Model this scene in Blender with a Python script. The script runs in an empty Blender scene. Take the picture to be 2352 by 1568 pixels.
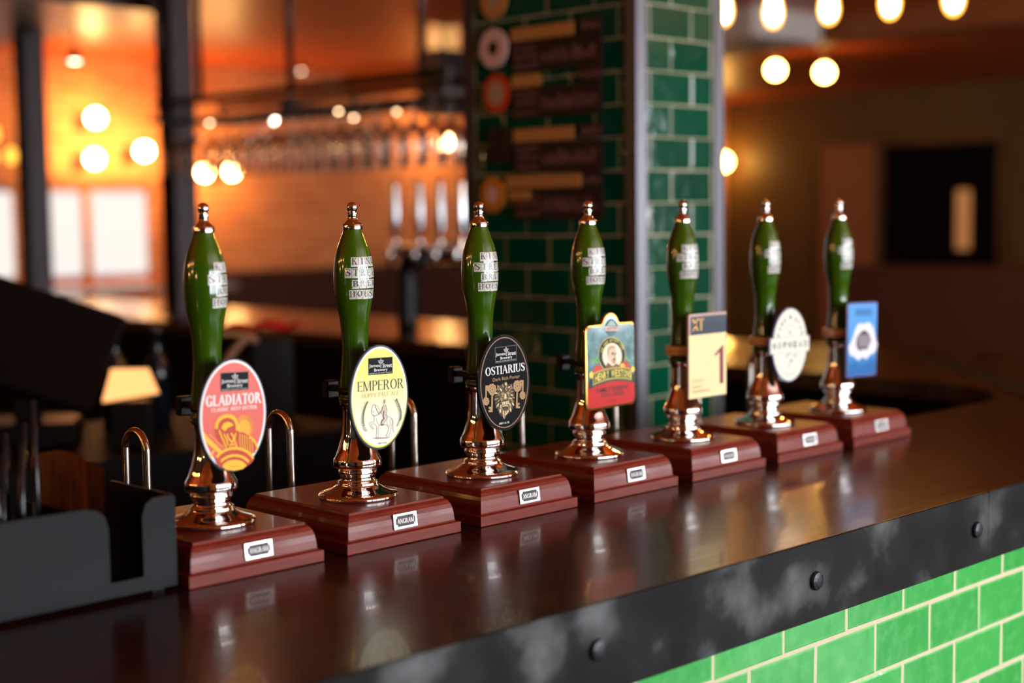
import bpy, math, random
from mathutils import Vector, Matrix
random.seed(7)
PI = math.pi
B = 1.10                      # height of the bar top above the floor
CEIL = B + 1.64
S = bpy.context.scene
C = S.collection

# ------------------------------------------------------------------ camera, world, exposure
def make_camera():
    yaw, pitch, roll = 0.77727, 0.08602, -0.01198
    d = Vector((math.sin(yaw) * math.cos(pitch), math.cos(yaw) * math.cos(pitch), -math.sin(pitch)))
    r0 = Vector((math.cos(yaw), -math.sin(yaw), 0)); u0 = r0.cross(d)
    r = r0 * math.cos(roll) + u0 * math.sin(roll)
    u = -r0 * math.sin(roll) + u0 * math.cos(roll)
    cd = bpy.data.cameras.new('camera'); cam = bpy.data.objects.new('camera', cd); C.objects.link(cam)
    m = Matrix((r, u, -d)).transposed().to_4x4()
    m.translation = Vector((-1.32856, -1.6689, B + 0.45668))
    cam.matrix_world = m
    cd.sensor_width = 36.0; cd.sensor_fit = 'HORIZONTAL'
    cd.lens = 3437.57 / 2352 * 36.0
    cd.clip_start = 0.05; cd.clip_end = 60
    cd.dof.use_dof = True; cd.dof.focus_distance = 2.17; cd.dof.aperture_fstop = 1.8
    S.camera = cam
make_camera()
w = bpy.data.worlds.new('world'); S.world = w; w.use_nodes = True
w.node_tree.nodes['Background'].inputs[0].default_value = (0.75, 0.85, 1.0, 1)
w.node_tree.nodes['Background'].inputs[1].default_value = 0.6
S.view_settings.view_transform = 'Standard'; S.view_settings.look = 'None'
S.view_settings.exposure = 0.15; S.view_settings.gamma = 1.0
S.view_settings.use_curve_mapping = False
S.cycles.use_denoising = True; S.cycles.use_adaptive_sampling = True; S.cycles.adaptive_threshold = 0.05
S.cycles.max_bounces = 8; S.cycles.transmission_bounces = 6; S.cycles.transparent_max_bounces = 96; S.cycles.glossy_bounces = 4
S.cycles.diffuse_bounces = 3; S.cycles.sample_clamp_indirect = 12.0
S.cycles.caustics_reflective = False; S.cycles.caustics_refractive = True
S.cycles.blur_glossy = 0.3

WARM = (1.0, 0.49, 0.15)
BULB = 60.0        # radiance of the warm lamp glass
DAY = 19.5          # radiance of the daylight in the windows

# ------------------------------------------------------------------ materials
def lin(c):
    return tuple(((x / 255) / 12.92 if x / 255 <= 0.04045 else ((x / 255 + 0.055) / 1.055) ** 2.4) for x in c)
M = {}
def mat(name, rgb, rough=0.5, metal=0.0, coat=0.0, spec=0.5, emit=None, es=0.0, trans=0.0, ior=1.45, linear=False):
    if name in M: return M[name]
    m = bpy.data.materials.new(name); m.use_nodes = True
    b = m.node_tree.nodes['Principled BSDF']
    c = rgb if linear else lin(rgb)
    b.inputs['Base Color'].default_value = (*c, 1)
    b.inputs['Roughness'].default_value = rough; b.inputs['Metallic'].default_value = metal
    b.inputs['Coat Weight'].default_value = coat; b.inputs['Coat Roughness'].default_value = 0.05
    b.inputs['Specular IOR Level'].default_value = spec
    b.inputs['Transmission Weight'].default_value = trans; b.inputs['IOR'].default_value = ior
    if emit:
        b.inputs['Emission Color'].default_value = (*emit, 1); b.inputs['Emission Strength'].default_value = es
    M[name] = m
    return m
def nt(m):
    t = m.node_tree
    return t, t.nodes, t.links, t.nodes['Principled BSDF']
def node(t, typ, **kw):
    n = t.nodes.new(typ)
    for k, v in kw.items():
        if k in n.inputs: n.inputs[k].default_value = v
        else: setattr(n, k, v)
    return n
def ramp(t, fac, stops):
    n = t.nodes.new('ShaderNodeValToRGB')
    while len(n.color_ramp.elements) < len(stops): n.color_ramp.elements.new(0.5)
    for e, (p, c) in zip(n.color_ramp.elements, stops):
        e.position = p; e.color = (*c, 1)
    t.links.new(fac, n.inputs[0]); return n
def wood(name, dark, light, scale=(3, 40, 40), rough=0.25, coat=0.5, bump=0.15, dist=0.002, pores=0.0):
    m = mat(name, (120, 60, 40), rough, coat=coat); t, N, L, b = nt(m)
    tc = node(t, 'ShaderNodeTexCoord'); mp = node(t, 'ShaderNodeMapping'); mp.inputs['Scale'].default_value = scale
    L.new(tc.outputs['Object'], mp.inputs[0])
    n1 = node(t, 'ShaderNodeTexNoise', Scale=2.2, Detail=9.0, Roughness=0.62, Distortion=0.6); L.new(mp.outputs[0], n1.inputs[0])
    r = ramp(t, n1.outputs[0], [(0.28, lin(dark)), (0.72, lin(light))]); L.new(r.outputs[0], b.inputs['Base Color'])
    bp = node(t, 'ShaderNodeBump', Strength=bump, Distance=dist); L.new(n1.outputs[0], bp.inputs['Height']); L.new(bp.outputs[0], b.inputs['Normal'])
    rr = node(t, 'ShaderNodeMapRange'); rr.inputs[3].default_value = rough * 0.75; rr.inputs[4].default_value = rough * 1.35
    L.new(n1.outputs[0], rr.inputs[0]); L.new(rr.outputs[0], b.inputs['Roughness'])
    return m
def tile_mat(name, c_in, c_in2, c_edge, rough, ax, edge_lo):
    m = mat(name, c_in, rough, coat=0.3); t, N, L, b = nt(m)
    tc = node(t, 'ShaderNodeTexCoord'); oi = node(t, 'ShaderNodeObjectInfo')
    sep = node(t, 'ShaderNodeSeparateXYZ'); L.new(tc.outputs['Generated'], sep.inputs[0])
    nz = node(t, 'ShaderNodeTexNoise', Scale=38.0, Detail=4.0); 
    ad = node(t, 'ShaderNodeVectorMath', operation='ADD'); sc = node(t, 'ShaderNodeVectorMath', operation='SCALE', Scale=40.0)
    L.new(tc.outputs['Object'], ad.inputs[0]); L.new(oi.outputs['Random'], ad.inputs[1]); L.new(ad.outputs[0], nz.inputs[0])
    def edge(o, wd):
        a = node(t, 'ShaderNodeMath', operation='SUBTRACT'); L.new(o, a.inputs[0]); a.inputs[1].default_value = 0.5
        b2 = node(t, 'ShaderNodeMath', operation='ABSOLUTE'); L.new(a.outputs[0], b2.inputs[0])
        c = node(t, 'ShaderNodeMapRange'); c.inputs[1].default_value = 0.5 - wd; c.inputs[2].default_value = 0.5
        L.new(b2.outputs[0], c.inputs[0]); return c.outputs[0]
    e1 = edge(sep.outputs[ax], edge_lo * 0.5); e2 = edge(sep.outputs[2], edge_lo)
    mx = node(t, 'ShaderNodeMath', operation='MAXIMUM'); L.new(e1, mx.inputs[0]); L.new(e2, mx.inputs[1])
    pw = node(t, 'ShaderNodeMath', operation='POWER'); L.new(mx.outputs[0], pw.inputs[0]); pw.inputs[1].default_value = 1.6
    nn = node(t, 'ShaderNodeMath', operation='MULTIPLY_ADD'); L.new(nz.outputs[0], nn.inputs[0]); nn.inputs[1].default_value = 0.8; nn.inputs[2].default_value = -0.38
    a2 = node(t, 'ShaderNodeMath', operation='ADD', use_clamp=True); L.new(pw.outputs[0], a2.inputs[0]); L.new(nn.outputs[0], a2.inputs[1])
    base = node(t, 'ShaderNodeMix', data_type='RGBA'); L.new(oi.outputs['Random'], base.inputs[0])
    base.inputs[6].default_value = (*lin(c_in), 1); base.inputs[7].default_value = (*lin(c_in2), 1)
    mix = node(t, 'ShaderNodeMix', data_type='RGBA'); L.new(a2.outputs[0], mix.inputs[0]); L.new(base.outputs[2], mix.inputs[6]); mix.inputs[7].default_value = (*lin(c_edge), 1)
    L.new(mix.outputs[2], b.inputs['Base Color'])
    n3 = node(t, 'ShaderNodeTexNoise', Scale=22.0, Detail=2.0); L.new(ad.outputs[0], n3.inputs[0])
    bp = node(t, 'ShaderNodeBump', Strength=0.35, Distance=0.004); L.new(n3.outputs[0], bp.inputs['Height']); L.new(bp.outputs[0], b.inputs['Normal']); L.new(bp.outputs[0], b.inputs['Coat Normal'])
    return m
def noise_mat(name, stops, scale=4.0, rough=0.6, metal=0.0, coat=0.0, bump=0.0, detail=5.0, rr=None, mscale=(1, 1, 1)):
    m = mat(name, (128, 128, 128), rough, metal, coat); t, N, L, b = nt(m)
    tc = node(t, 'ShaderNodeTexCoord'); mp = node(t, 'ShaderNodeMapping'); mp.inputs['Scale'].default_value = mscale
    L.new(tc.outputs['Object'], mp.inputs[0])
    n1 = node(t, 'ShaderNodeTexNoise', Scale=scale, Detail=detail); L.new(mp.outputs[0], n1.inputs[0])
    r = ramp(t, n1.outputs[0], [(p, lin(c)) for p, c in stops]); L.new(r.outputs[0], b.inputs['Base Color'])
    if bump:
        bp = node(t, 'ShaderNodeBump', Strength=bump, Distance=0.01); L.new(n1.outputs[0], bp.inputs['Height']); L.new(bp.outputs[0], b.inputs['Normal'])
    if rr:
        q = node(t, 'ShaderNodeMapRange'); q.inputs[3].default_value = rr[0]; q.inputs[4].default_value = rr[1]
        L.new(n1.outputs[0], q.inputs[0]); L.new(q.outputs[0], b.inputs['Roughness'])
    return m
def brick_mat(name, c1, c2, mortar, axis):
    m = mat(name, c1, 0.75); t, N, L, b = nt(m)
    tc = node(t, 'ShaderNodeTexCoord'); sp = node(t, 'ShaderNodeSeparateXYZ'); cb = node(t, 'ShaderNodeCombineXYZ')
    L.new(tc.outputs['Object'], sp.inputs[0]); L.new(sp.outputs[axis], cb.inputs[0]); L.new(sp.outputs[2], cb.inputs[1])
    br = node(t, 'ShaderNodeTexBrick'); br.inputs['Scale'].default_value = 1.0; br.inputs['Brick Width'].default_value = 0.225
    br.inputs['Row Height'].default_value = 0.075; br.inputs['Mortar Size'].default_value = 0.006
    br.inputs['Color1'].default_value = (*lin(c1), 1); br.inputs['Color2'].default_value = (*lin(c2), 1); br.inputs['Mortar'].default_value = (*lin(mortar), 1)
    L.new(cb.outputs[0], br.inputs[0]); L.new(br.outputs[0], b.inputs['Base Color'])
    bp = node(t, 'ShaderNodeBump', Strength=0.5, Distance=0.01); L.new(br.outputs[1], bp.inputs['Height']); bp.invert = True; L.new(bp.outputs[0], b.inputs['Normal'])
    return m

m_bar = wood('bar_top_wood', (24, 10, 6), (58, 29, 15), (2.0, 60, 60), rough=0.22, coat=0.2, bump=0.14, dist=0.0008)
m_block = wood('mahogany', (84, 22, 12), (130, 44, 25), (9, 90, 90), rough=0.33, coat=0.12, bump=0.2, dist=0.0008)
m_block.node_tree.nodes['Principled BSDF'].inputs['Specular IOR Level'].default_value = 0.3
m_chrome = mat('chrome', (236, 232, 228), 0.045, 1.0)
m_tube = mat('brushed_steel', (205, 196, 186), 0.2, 1.0)
m_green = mat('green_enamel', (50, 86, 4), 0.14, coat=1.0)
m_white = mat('white_print', (232, 228, 222), 0.45)
m_ink = mat('black_ink', (32, 28, 26), 0.5)
m_blackp = mat('black_plastic', (9, 9, 9), 0.45, spec=0.3)
m_rubber = mat('caddy_plastic', (20, 22, 24), 0.5, spec=0.16)
m_steelband = noise_mat('black_steel', [(0.42, (26, 26, 27)), (0.54, (36, 37, 37)), (0.70, (96, 98, 98))], 8.0, 0.42, 0.75, bump=0.03, rr=(0.3, 0.55))
m_bolt = noise_mat('bolt_steel', [(0.3, (40, 40, 42)), (0.7, (84, 86, 90))], 60, 0.38, 0.85)
m_grout = mat('cream_grout', (208, 195, 166), 0.85)
m_grout2 = mat('grey_grout', (166, 162, 134), 0.8)
m_tile = tile_mat('green_glaze', (52, 160, 70), (66, 176, 82), (140, 220, 132), 0.2, 0, 0.09)
m_tile_x = tile_mat('teal_glaze', (0, 64, 44), (2, 76, 52), (10, 86, 60), 0.1, 0, 0.06)
m_floor = wood('floor_boards', (40, 26, 18), (78, 52, 34), (1.2, 12, 12), rough=0.35, coat=0.1)
m_ceil = noise_mat('ceiling_paint', [(0.3, (190, 80, 24)), (0.7, (206, 92, 30))], 2.0, 0.35)
m_brick_y = brick_mat('brick_back', (196, 112, 62), (222, 140, 82), (224, 168, 112), 0)
m_olive = noise_mat('olive_paint', [(0.3, (84, 62, 28)), (0.7, (96, 72, 34))], 1.5, 0.55)
m_maroon = noise_mat('dark_maroon_paint', [(0.3, (52, 28, 28)), (0.7, (66, 38, 38))], 3.0, 0.4)
m_dark = mat('dark_paint', (26, 20, 18), 0.5)
m_black = mat('black_cabinet', (12, 9, 9), 0.6, spec=0.15)
m_corner = mat('corner_steel', (112, 110, 116), 0.32, 0.8)
m_plaster = mat('pale_plaster', (214, 196, 170), 0.7)
m_glass = mat('clear_glass', (255, 255, 255), 0.0)
def thin_glass():
    t, N, L, b = nt(m_glass); out = N['Material Output']; N.remove(b)
    tr = node(t, 'ShaderNodeBsdfTransparent'); tr.inputs[0].default_value = (0.995, 0.995, 0.99, 1)
    gl_ = node(t, 'ShaderNodeBsdfGlossy'); gl_.inputs['Roughness'].default_value = 0.04
    fr_ = node(t, 'ShaderNodeFresnel'); fr_.inputs[0].default_value = 1.45
    df = node(t, 'ShaderNodeBsdfDiffuse'); df.inputs[0].default_value = (0.9, 0.88, 0.85, 1); tl0 = node(t, 'ShaderNodeBsdfTranslucent'); tl0.inputs[0].default_value = (0.9, 0.88, 0.85, 1)
    m1 = node(t, 'ShaderNodeMixShader'); m1.inputs[0].default_value = 0.5; L.new(df.outputs[0], m1.inputs[1]); L.new(tl0.outputs[0], m1.inputs[2])
    m2 = node(t, 'ShaderNodeMixShader'); m2.inputs[0].default_value = 0.012; L.new(tr.outputs[0], m2.inputs[1]); L.new(m1.outputs[0], m2.inputs[2]); tr = m2
    mx = node(t, 'ShaderNodeMixShader'); L.new(fr_.outputs[0], mx.inputs[0]); L.new(tr.outputs[0], mx.inputs[1]); L.new(gl_.outputs[0], mx.inputs[2]); L.new(mx.outputs[0], out.inputs[0])
thin_glass()
m_bulb = mat('lamp_glass', (255, 240, 220), 0.4, emit=WARM, es=BULB * 2.2)
m_globe = mat('globe_glass', (255, 240, 220), 0.4, emit=(1.0, 0.54, 0.18), es=BULB * 2.1)
m_globe2 = mat('yellow_globe_glass', (255, 240, 200), 0.4, emit=(1.0, 0.54, 0.12), es=BULB * 0.9)
m_amber = mat('amber_glass', (255, 200, 90), 0.3, emit=(1.0, 0.5, 0.06), es=2.2)
m_spot = mat('spot_lens', (255, 240, 220), 0.3, emit=(1.0, 0.8, 0.55), es=18)
m_day = mat('daylight_pane', (255, 255, 255), 0.2, emit=(0.86, 0.94, 1.0), es=DAY)
m_day2 = mat('bright_window_pane', (60, 60, 60), 0.2, emit=(1.0, 0.92, 0.85), es=0.9)
m_darkwood = wood('dark_furniture_wood', (46, 22, 12), (88, 44, 24), (3, 30, 30), rough=0.35, coat=0.2)
m_gold = mat('gold_strip', (206, 150, 84), 0.3, 0.2)
m_slate = mat('price_slate', (36, 14, 12), 0.6)
m_chalk = mat('pink_chalk', (140, 96, 88), 0.9)

# ------------------------------------------------------------------ mesh helpers
class MB:
    def __init__(s): s.v = []; s.f = []; s.mi = []; s.sm = []
    def add(s, vs, fs, mi=0, smooth=False):
        o = len(s.v); s.v += [tuple(x) for x in vs]
        for f in fs: s.f.append([i + o for i in f]); s.mi.append(mi); s.sm.append(smooth)
        return s
    def box(s, x0, x1, y0, y1, z0, z1, mi=0, bev=0.0):
        if bev:
            b = min(bev, (x1 - x0) / 2.01, (y1 - y0) / 2.01, (z1 - z0) / 2.01)
            rs = [(z0, b), (z0 + b, 0), (z1 - b, 0), (z1, b)]; vs = []
            for z, i in rs:
                X0, X1, Y0, Y1 = x0 + i, x1 - i, y0 + i, y1 - i
                k = b if i == 0 else b * 0.4
                vs += [(X0 + k, Y0, z), (X1 - k, Y0, z), (X1, Y0 + k, z), (X1, Y1 - k, z), (X1 - k, Y1, z), (X0 + k, Y1, z), (X0, Y1 - k, z), (X0, Y0 + k, z)]
            fs = [list(range(7, -1, -1)), list(range(24, 32))]
            for r in range(3):
                for i in range(8): j = (i + 1) % 8; fs.append([r * 8 + i, r * 8 + j, r * 8 + 8 + j, r * 8 + 8 + i])
            return s.add(vs, fs, mi)
        vs = [(x0, y0, z0), (x1, y0, z0), (x1, y1, z0), (x0, y1, z0), (x0, y0, z1), (x1, y0, z1), (x1, y1, z1), (x0, y1, z1)]
        return s.add(vs, [[3, 2, 1, 0], [4, 5, 6, 7], [0, 1, 5, 4], [1, 2, 6, 5], [2, 3, 7, 6], [3, 0, 4, 7]], mi)
    def lathe(s, prof, n=48, mi=0, c=(0, 0, 0), smooth=True, cap=True):
        vs = []; fs = []
        for r, z in prof:
            for k in range(n):
                a = 2 * PI * k / n; vs.append((c[0] + r * math.cos(a), c[1] + r * math.sin(a), c[2] + z))
        for i in range(len(prof) - 1):
            for k in range(n):
                j = (k + 1) % n; fs.append([i * n + k, i * n + j, (i + 1) * n + j, (i + 1) * n + k])
        s.add(vs, fs, mi, smooth)
        if cap:
            o = len(s.v) - len(vs)
            s.f.append([o + k for k in range(n - 1, -1, -1)]); s.mi.append(mi); s.sm.append(False)
            e = o + (len(prof) - 1) * n
            s.f.append([e + k for k in range(n)]); s.mi.append(mi); s.sm.append(False)
        return s
    def tube(s, path, r, n=14, mi=0, smooth=True, caps=True):
        P = [Vector(p) for p in path]; vs = []; fs = []
        up = None
        for i, p in enumerate(P):
            t = (P[min(i + 1, len(P) - 1)] - P[max(i - 1, 0)]).normalized()
            if up is None:
                up = Vector((0, 0, 1)) if abs(t.z) < 0.9 else Vector((1, 0, 0))
            a = t.cross(up)
            if a.length < 1e-6: a = t.cross(Vector((0, 1, 0)))
            a.normalize(); b = a.cross(t).normalized(); up = b
            rr = r[i] if isinstance(r, (list, tuple)) else r
            for k in range(n):
                q = 2 * PI * k / n; vs.append(p + a * math.cos(q) * rr + b * math.sin(q) * rr)
        for i in range(len(P) - 1):
            for k in range(n):
                j = (k + 1) % n; fs.append([i * n + k, (i + 1) * n + k, (i + 1) * n + j, i * n + j])
        s.add(vs, fs, mi, smooth)
        if caps:
            o = len(s.v) - len(vs)
            s.f.append([o + k for k in range(n)]); s.mi.append(mi); s.sm.append(False)
            e = o + (len(P) - 1) * n
            s.f.append([e + k for k in range(n - 1, -1, -1)]); s.mi.append(mi); s.sm.append(False)
        return s
    def prism(s, poly, z0, z1, mi=0):          # polygon in xy, counter-clockwise
        n = len(poly)
        vs = [(x, y, z0) for x, y in poly] + [(x, y, z1) for x, y in poly]
        fs = [list(range(n - 1, -1, -1)), list(range(n, 2 * n))] + [[i, (i + 1) % n, n + (i + 1) % n, n + i] for i in range(n)]
        return s.add(vs, fs, mi)
    def prism_y(s, poly, y0, y1, mi=0, smooth=False):        # polygon in xz, counter-clockwise seen from -Y; front face at y0
        n = len(poly)
        vs = [(x, y0, z) for x, z in poly] + [(x, y1, z) for x, z in poly]
        s.add(vs, [list(range(n)), list(range(2 * n - 1, n - 1, -1))], mi)
        o = len(s.v) - 2 * n
        for i in range(n):
            j = (i + 1) % n; s.f.append([o + i, o + n + i, o + n + j, o + j]); s.mi.append(mi); s.sm.append(smooth)
        return s
    def build(s, name, mats, parent=None, loc=(0, 0, 0), rot=(0, 0, 0)):
        me = bpy.data.meshes.new(name); me.from_pydata(s.v, [], s.f)
        for m in (mats if isinstance(mats, (list, tuple)) else [mats]): me.materials.append(m)
        me.polygons.foreach_set('material_index', s.mi); me.polygons.foreach_set('use_smooth', s.sm); me.update()
        return link(name, me, parent, loc, rot)
def link(name, me, parent=None, loc=(0, 0, 0), rot=(0, 0, 0)):
    o = bpy.data.objects.new(name, me); C.objects.link(o); o.parent = parent; o.location = loc; o.rotation_euler = rot
    return o
def tag(o, label, cat, group=None):
    o['label'] = label; o['category'] = cat
    if group: o['group'] = group
    return o
def thing(name, label, cat, loc=(0, 0, 0), rz=0.0, group=None):
    o = link(name, None, None, loc, (0, 0, rz)); o.empty_display_size = 0.1
    return tag(o, label, cat, group)
def struct(o): o['kind'] = 'structure'; return o
def sharp(o, ang=35):
    me = o.data
    try:
        me.set_sharp_from_angle(angle=math.radians(ang))
    except Exception: pass
    return o
def spline(pts, n=6):
    out = []
    P = [pts[0]] + list(pts) + [pts[-1]]
    for i in range(1, len(P) - 2):
        p0, p1, p2, p3 = P[i - 1], P[i], P[i + 1], P[i + 2]
        for k in range(n):
            t = k / n
            out.append(tuple(0.5 * (2 * b + (c - a) * t + (2 * a - 5 * b + 4 * c - d) * t * t + (-a + 3 * b - 3 * c + d) * t ** 3) for a, b, c, d in zip(p0, p1, p2, p3)))
    out.append(tuple(pts[-1])); return out
def copy_tree(o, parent=None):
    c = o.copy(); C.objects.link(c); c.parent = parent
    for ch in list(o.children): copy_tree(ch, c)
    return c

# ------------------------------------------------------------------ lettering
_tc = {}
def sans(body, bold=0.0):
    k = (body, bold)
    if k in _tc: return _tc[k]
    cu = bpy.data.curves.new('t', 'FONT'); cu.body = body; cu.size = 1; cu.offset = bold; cu.resolution_u = 3
    o = bpy.data.objects.new('t', cu); C.objects.link(o)
    dg = bpy.context.evaluated_depsgraph_get(); me = bpy.data.meshes.new_from_object(o.evaluated_get(dg))
    vs = [(v.co.x, v.co.y) for v in me.vertices]; fs = []
    for p in me.polygons:
        f = list(p.vertices)
        if p.normal.z < 0: f.reverse()
        fs.append(f)
    bpy.data.objects.remove(o); bpy.data.curves.remove(cu); bpy.data.meshes.remove(me)
    _tc[k] = (vs, fs); return vs, fs
class G:                                     # a small serif alphabet drawn from strokes, cap height 1
    def __init__(s, T=0.15, t=0.05, sl=0.09): s.T, s.t, s.sl = T, t, sl
    def quad(s, *p): s.P.append(list(p))
    def rect(s, x0, y0, x1, y1): s.quad((x0, y0), (x1, y0), (x1, y1), (x0, y1))
    def ser(s, x, w, y, up):                 # serif bar under/over a stem
        t = s.t * 0.8
        s.rect(x - s.sl, y if up else y - t, x + w + s.sl, y + t if up else y)
    def stem(s, x, thin=False, a=True, b=True, y0=0, y1=1):
        w = s.t * 1.15 if thin else s.T
        s.rect(x, y0, x + w, y1)
        if b: s.ser(x, w, y0, True)
        if a: s.ser(x, w, y1, False)
        return w
    def diag(s, x0, y0, x1, y1, w): s.quad((x0, y0), (x0 + w, y0), (x1 + w, y1), (x1, y1))
    def arc(s, cx, cy, rx, ry, a0, a1, T=None, t=None, n=18):
        T = s.T * 1.1 if T is None else T; t = s.t if t is None else t
        pr = None
        for i in range(n + 1):
            a = math.radians(a0 + (a1 - a0) * i / n); c, q = math.cos(a), math.sin(a)
            o = (cx + rx * c, cy + ry * q); I = (cx + (rx - T) * c, cy + (ry - t) * q)
            if pr: s.quad(pr[0], o, I, pr[1])
            pr = (o, I)
    def spine(s, pts, n=7):
        q = spline(pts, n); pr = None
        for i, (x, y, w) in enumerate(q):
            a = q[max(i - 1, 0)]; b = q[min(i + 1, len(q) - 1)]
            dx, dy = b[0] - a[0], b[1] - a[1]; l = math.hypot(dx, dy) or 1; nx, ny = -dy / l * w / 2, dx / l * w / 2
            cur = ((x + nx, y + ny), (x - nx, y - ny))
            if pr: s.quad(pr[0], cur[0], cur[1], pr[1])
            pr = cur
    def bar(s, x0, x1, y, dn=0.12, up=0.0):  # thin arm with a beak at its end
        t = s.t; s.rect(x0, y - t / 2, x1, y + t / 2)
        s.quad((x1 - t * 1.2, y - t / 2), (x1, y - t / 2 - dn), (x1 + t * 0.3, y + t / 2 + up), (x1 - t * 0.9, y + t / 2))
    def glyph(s, ch):
        s.P = []; T, t = s.T, s.t
        if ch == ' ': return 0.38
        if ch == 'I': s.stem(0.09); return 0.18 + T
        if ch in 'EFL':
            s.stem(0.08)
            if ch != 'L': s.bar(0.08, 0.58, 1 - t / 2, 0.13); s.bar(0.08, 0.48, 0.53, 0.07, 0.07)
            if ch != 'F': s.bar(0.08, 0.62, t / 2, -0.0, 0.14)
            return 0.68
        if ch == 'T':
            s.stem(0.3, a=False); s.bar(0.3, 0.66, 1 - t / 2, 0.15); s.rect(0.05, 1 - t, 0.5, 1); s.quad((0.04, 1 - t - 0.13), (0.1, 1 - t), (0.1, 1), (0.02, 1)); return 0.72
        if ch == 'H':
            s.stem(0.09); s.stem(0.62); s.rect(0.1, 0.5, 0.7, 0.5 + t); return 0.86
        if ch == 'N':
            s.stem(0.09, True, b=True); s.stem(0.68, True, a=True, b=False); s.diag(0.62, 0, 0.06, 1, T); return 0.86
        if ch == 'M':
            s.stem(0.09, True); s.stem(0.82); s.diag(0.42, 0, 0.08, 1, T); s.diag(0.45, 0, 0.86, 1, t * 1.2); return 1.08
        if ch in 'AV':
            if ch == 'A':
                s.diag(0.06, 0, 0.36, 1, t * 1.2); s.diag(0.6, 0, 0.32, 1, T); s.rect(0.17, 0.34, 0.6, 0.34 + t); s.ser(0.06, t, 0, True); s.ser(0.6, T, 0, True)
            return 0.84
        if ch == 'W':
            s.diag(0.24, 0, 0.02, 1, T); s.diag(0.28, 0, 0.5, 1, t * 1.2); s.diag(0.66, 0, 0.44, 1, T); s.diag(0.72, 0, 0.96, 1, t * 1.2)
            s.ser(0.02, T, 1, False); s.ser(0.95, t, 1, False); s.ser(0.44, T * 0.6, 1, False); return 1.06
        if ch == 'Y':
            s.stem(0.32, a=False, y1=0.48); s.diag(0.32, 0.44, 0.06, 1, T); s.diag(0.4, 0.44, 0.66, 1, t * 1.2); s.ser(0.06, T, 1, False); s.ser(0.66, t, 1, False); return 0.8
        if ch == 'K':
            s.stem(0.09); s.diag(0.2, 0.42, 0.62, 1, t * 1.3); s.diag(0.62, 0, 0.32, 0.6, T); s.ser(0.6, t, 1, False); s.ser(0.6, T, 0, True); return 0.84
        if ch in 'PRB':
            s.stem(0.08, a=True)
            s.arc(0.34, 0.74, 0.29, 0.26, -90, 90); s.rect(0.1, 1 - t, 0.36, 1); s.rect(0.1, 0.48, 0.36, 0.48 + t)
            if ch == 'R': s.diag(0.62, 0, 0.32, 0.5, T); s.ser(0.62, T * 0.9, 0, True); return 0.82
            if ch == 'B': s.arc(0.36, 0.255, 0.32, 0.255, -90, 90); s.rect(0.1, 0, 0.38, t); return 0.74
            return 0.68
        if ch == 'D': s.stem(0.08); s.arc(0.34, 0.5, 0.44, 0.5, -90, 90); s.rect(0.1, 1 - t, 0.36, 1); s.rect(0.1, 0, 0.36, t); return 0.86
        if ch == 'O': s.arc(0.45, 0.5, 0.4, 0.515, 0, 360, n=32); return 0.9
        if ch in 'CG':
            s.arc(0.46, 0.5, 0.41, 0.515, 42, 318, n=26); s.quad((0.72, 0.66), (0.8, 0.66), (0.79, 0.98), (0.75, 0.9))
            if ch == 'G': s.stem(0.62, a=False, b=False, y0=0.04, y1=0.42); s.ser(0.62, T, 0.44, False); return 0.9
            return 0.86
        if ch == 'S':
            s.spine([(0.52, 0.8, t), (0.46, 0.93, t), (0.3, 0.975, t * 1.1), (0.13, 0.88, T * 0.75), (0.14, 0.68, T), (0.31, 0.53, T * 1.05), (0.49, 0.37, T), (0.5, 0.15, T * 0.8), (0.34, 0.025, t * 1.1), (0.16, 0.06, t), (0.09, 0.22, t)])
            s.quad((0.51, 0.7), (0.55, 0.7), (0.55, 0.98), (0.5, 0.88)); s.quad((0.06, 0.02), (0.1, 0.12), (0.1, 0.3), (0.06, 0.3)); return 0.62
        if ch == 'U':
            s.stem(0.09, b=False, y0=0.3); s.stem(0.66, True, b=False, y0=0.3); s.arc(0.09 + (0.57 + t) / 2 + 0.003, 0.3, (0.57 + t * 1.15) / 2, 0.31, 180, 360, T=(T + t) / 2, t=t * 1.4); return 0.84
        if ch == 'X': s.diag(0.6, 0, 0.06, 1, T); s.diag(0.06, 0, 0.64, 1, t); return 0.8
        return 0.5
    def text(s, body, track=0.02):
        vs = []; fs = []; x = 0
        for ch in body:
            wdt = s.glyph(ch)
            for p in s.P:
                ar = sum(p[i][0] * p[(i + 1) % len(p)][1] - p[(i + 1) % len(p)][0] * p[i][1] for i in range(len(p)))
                if ar < 0: p = p[::-1]
                o = len(vs); vs += [(x + a, b) for a, b in p]; fs.append(list(range(o, o + len(p))))
            x += wdt + track
        return vs, fs
def fit(vs, x0, x1, y0, y1):
    a, b = min(v[0] for v in vs), max(v[0] for v in vs); c, d = min(v[1] for v in vs), max(v[1] for v in vs)
    return [(x0 + (v[0] - a) / (b - a) * (x1 - x0), y0 + (v[1] - c) / (d - c) * (y1 - y0)) for v in vs]

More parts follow.
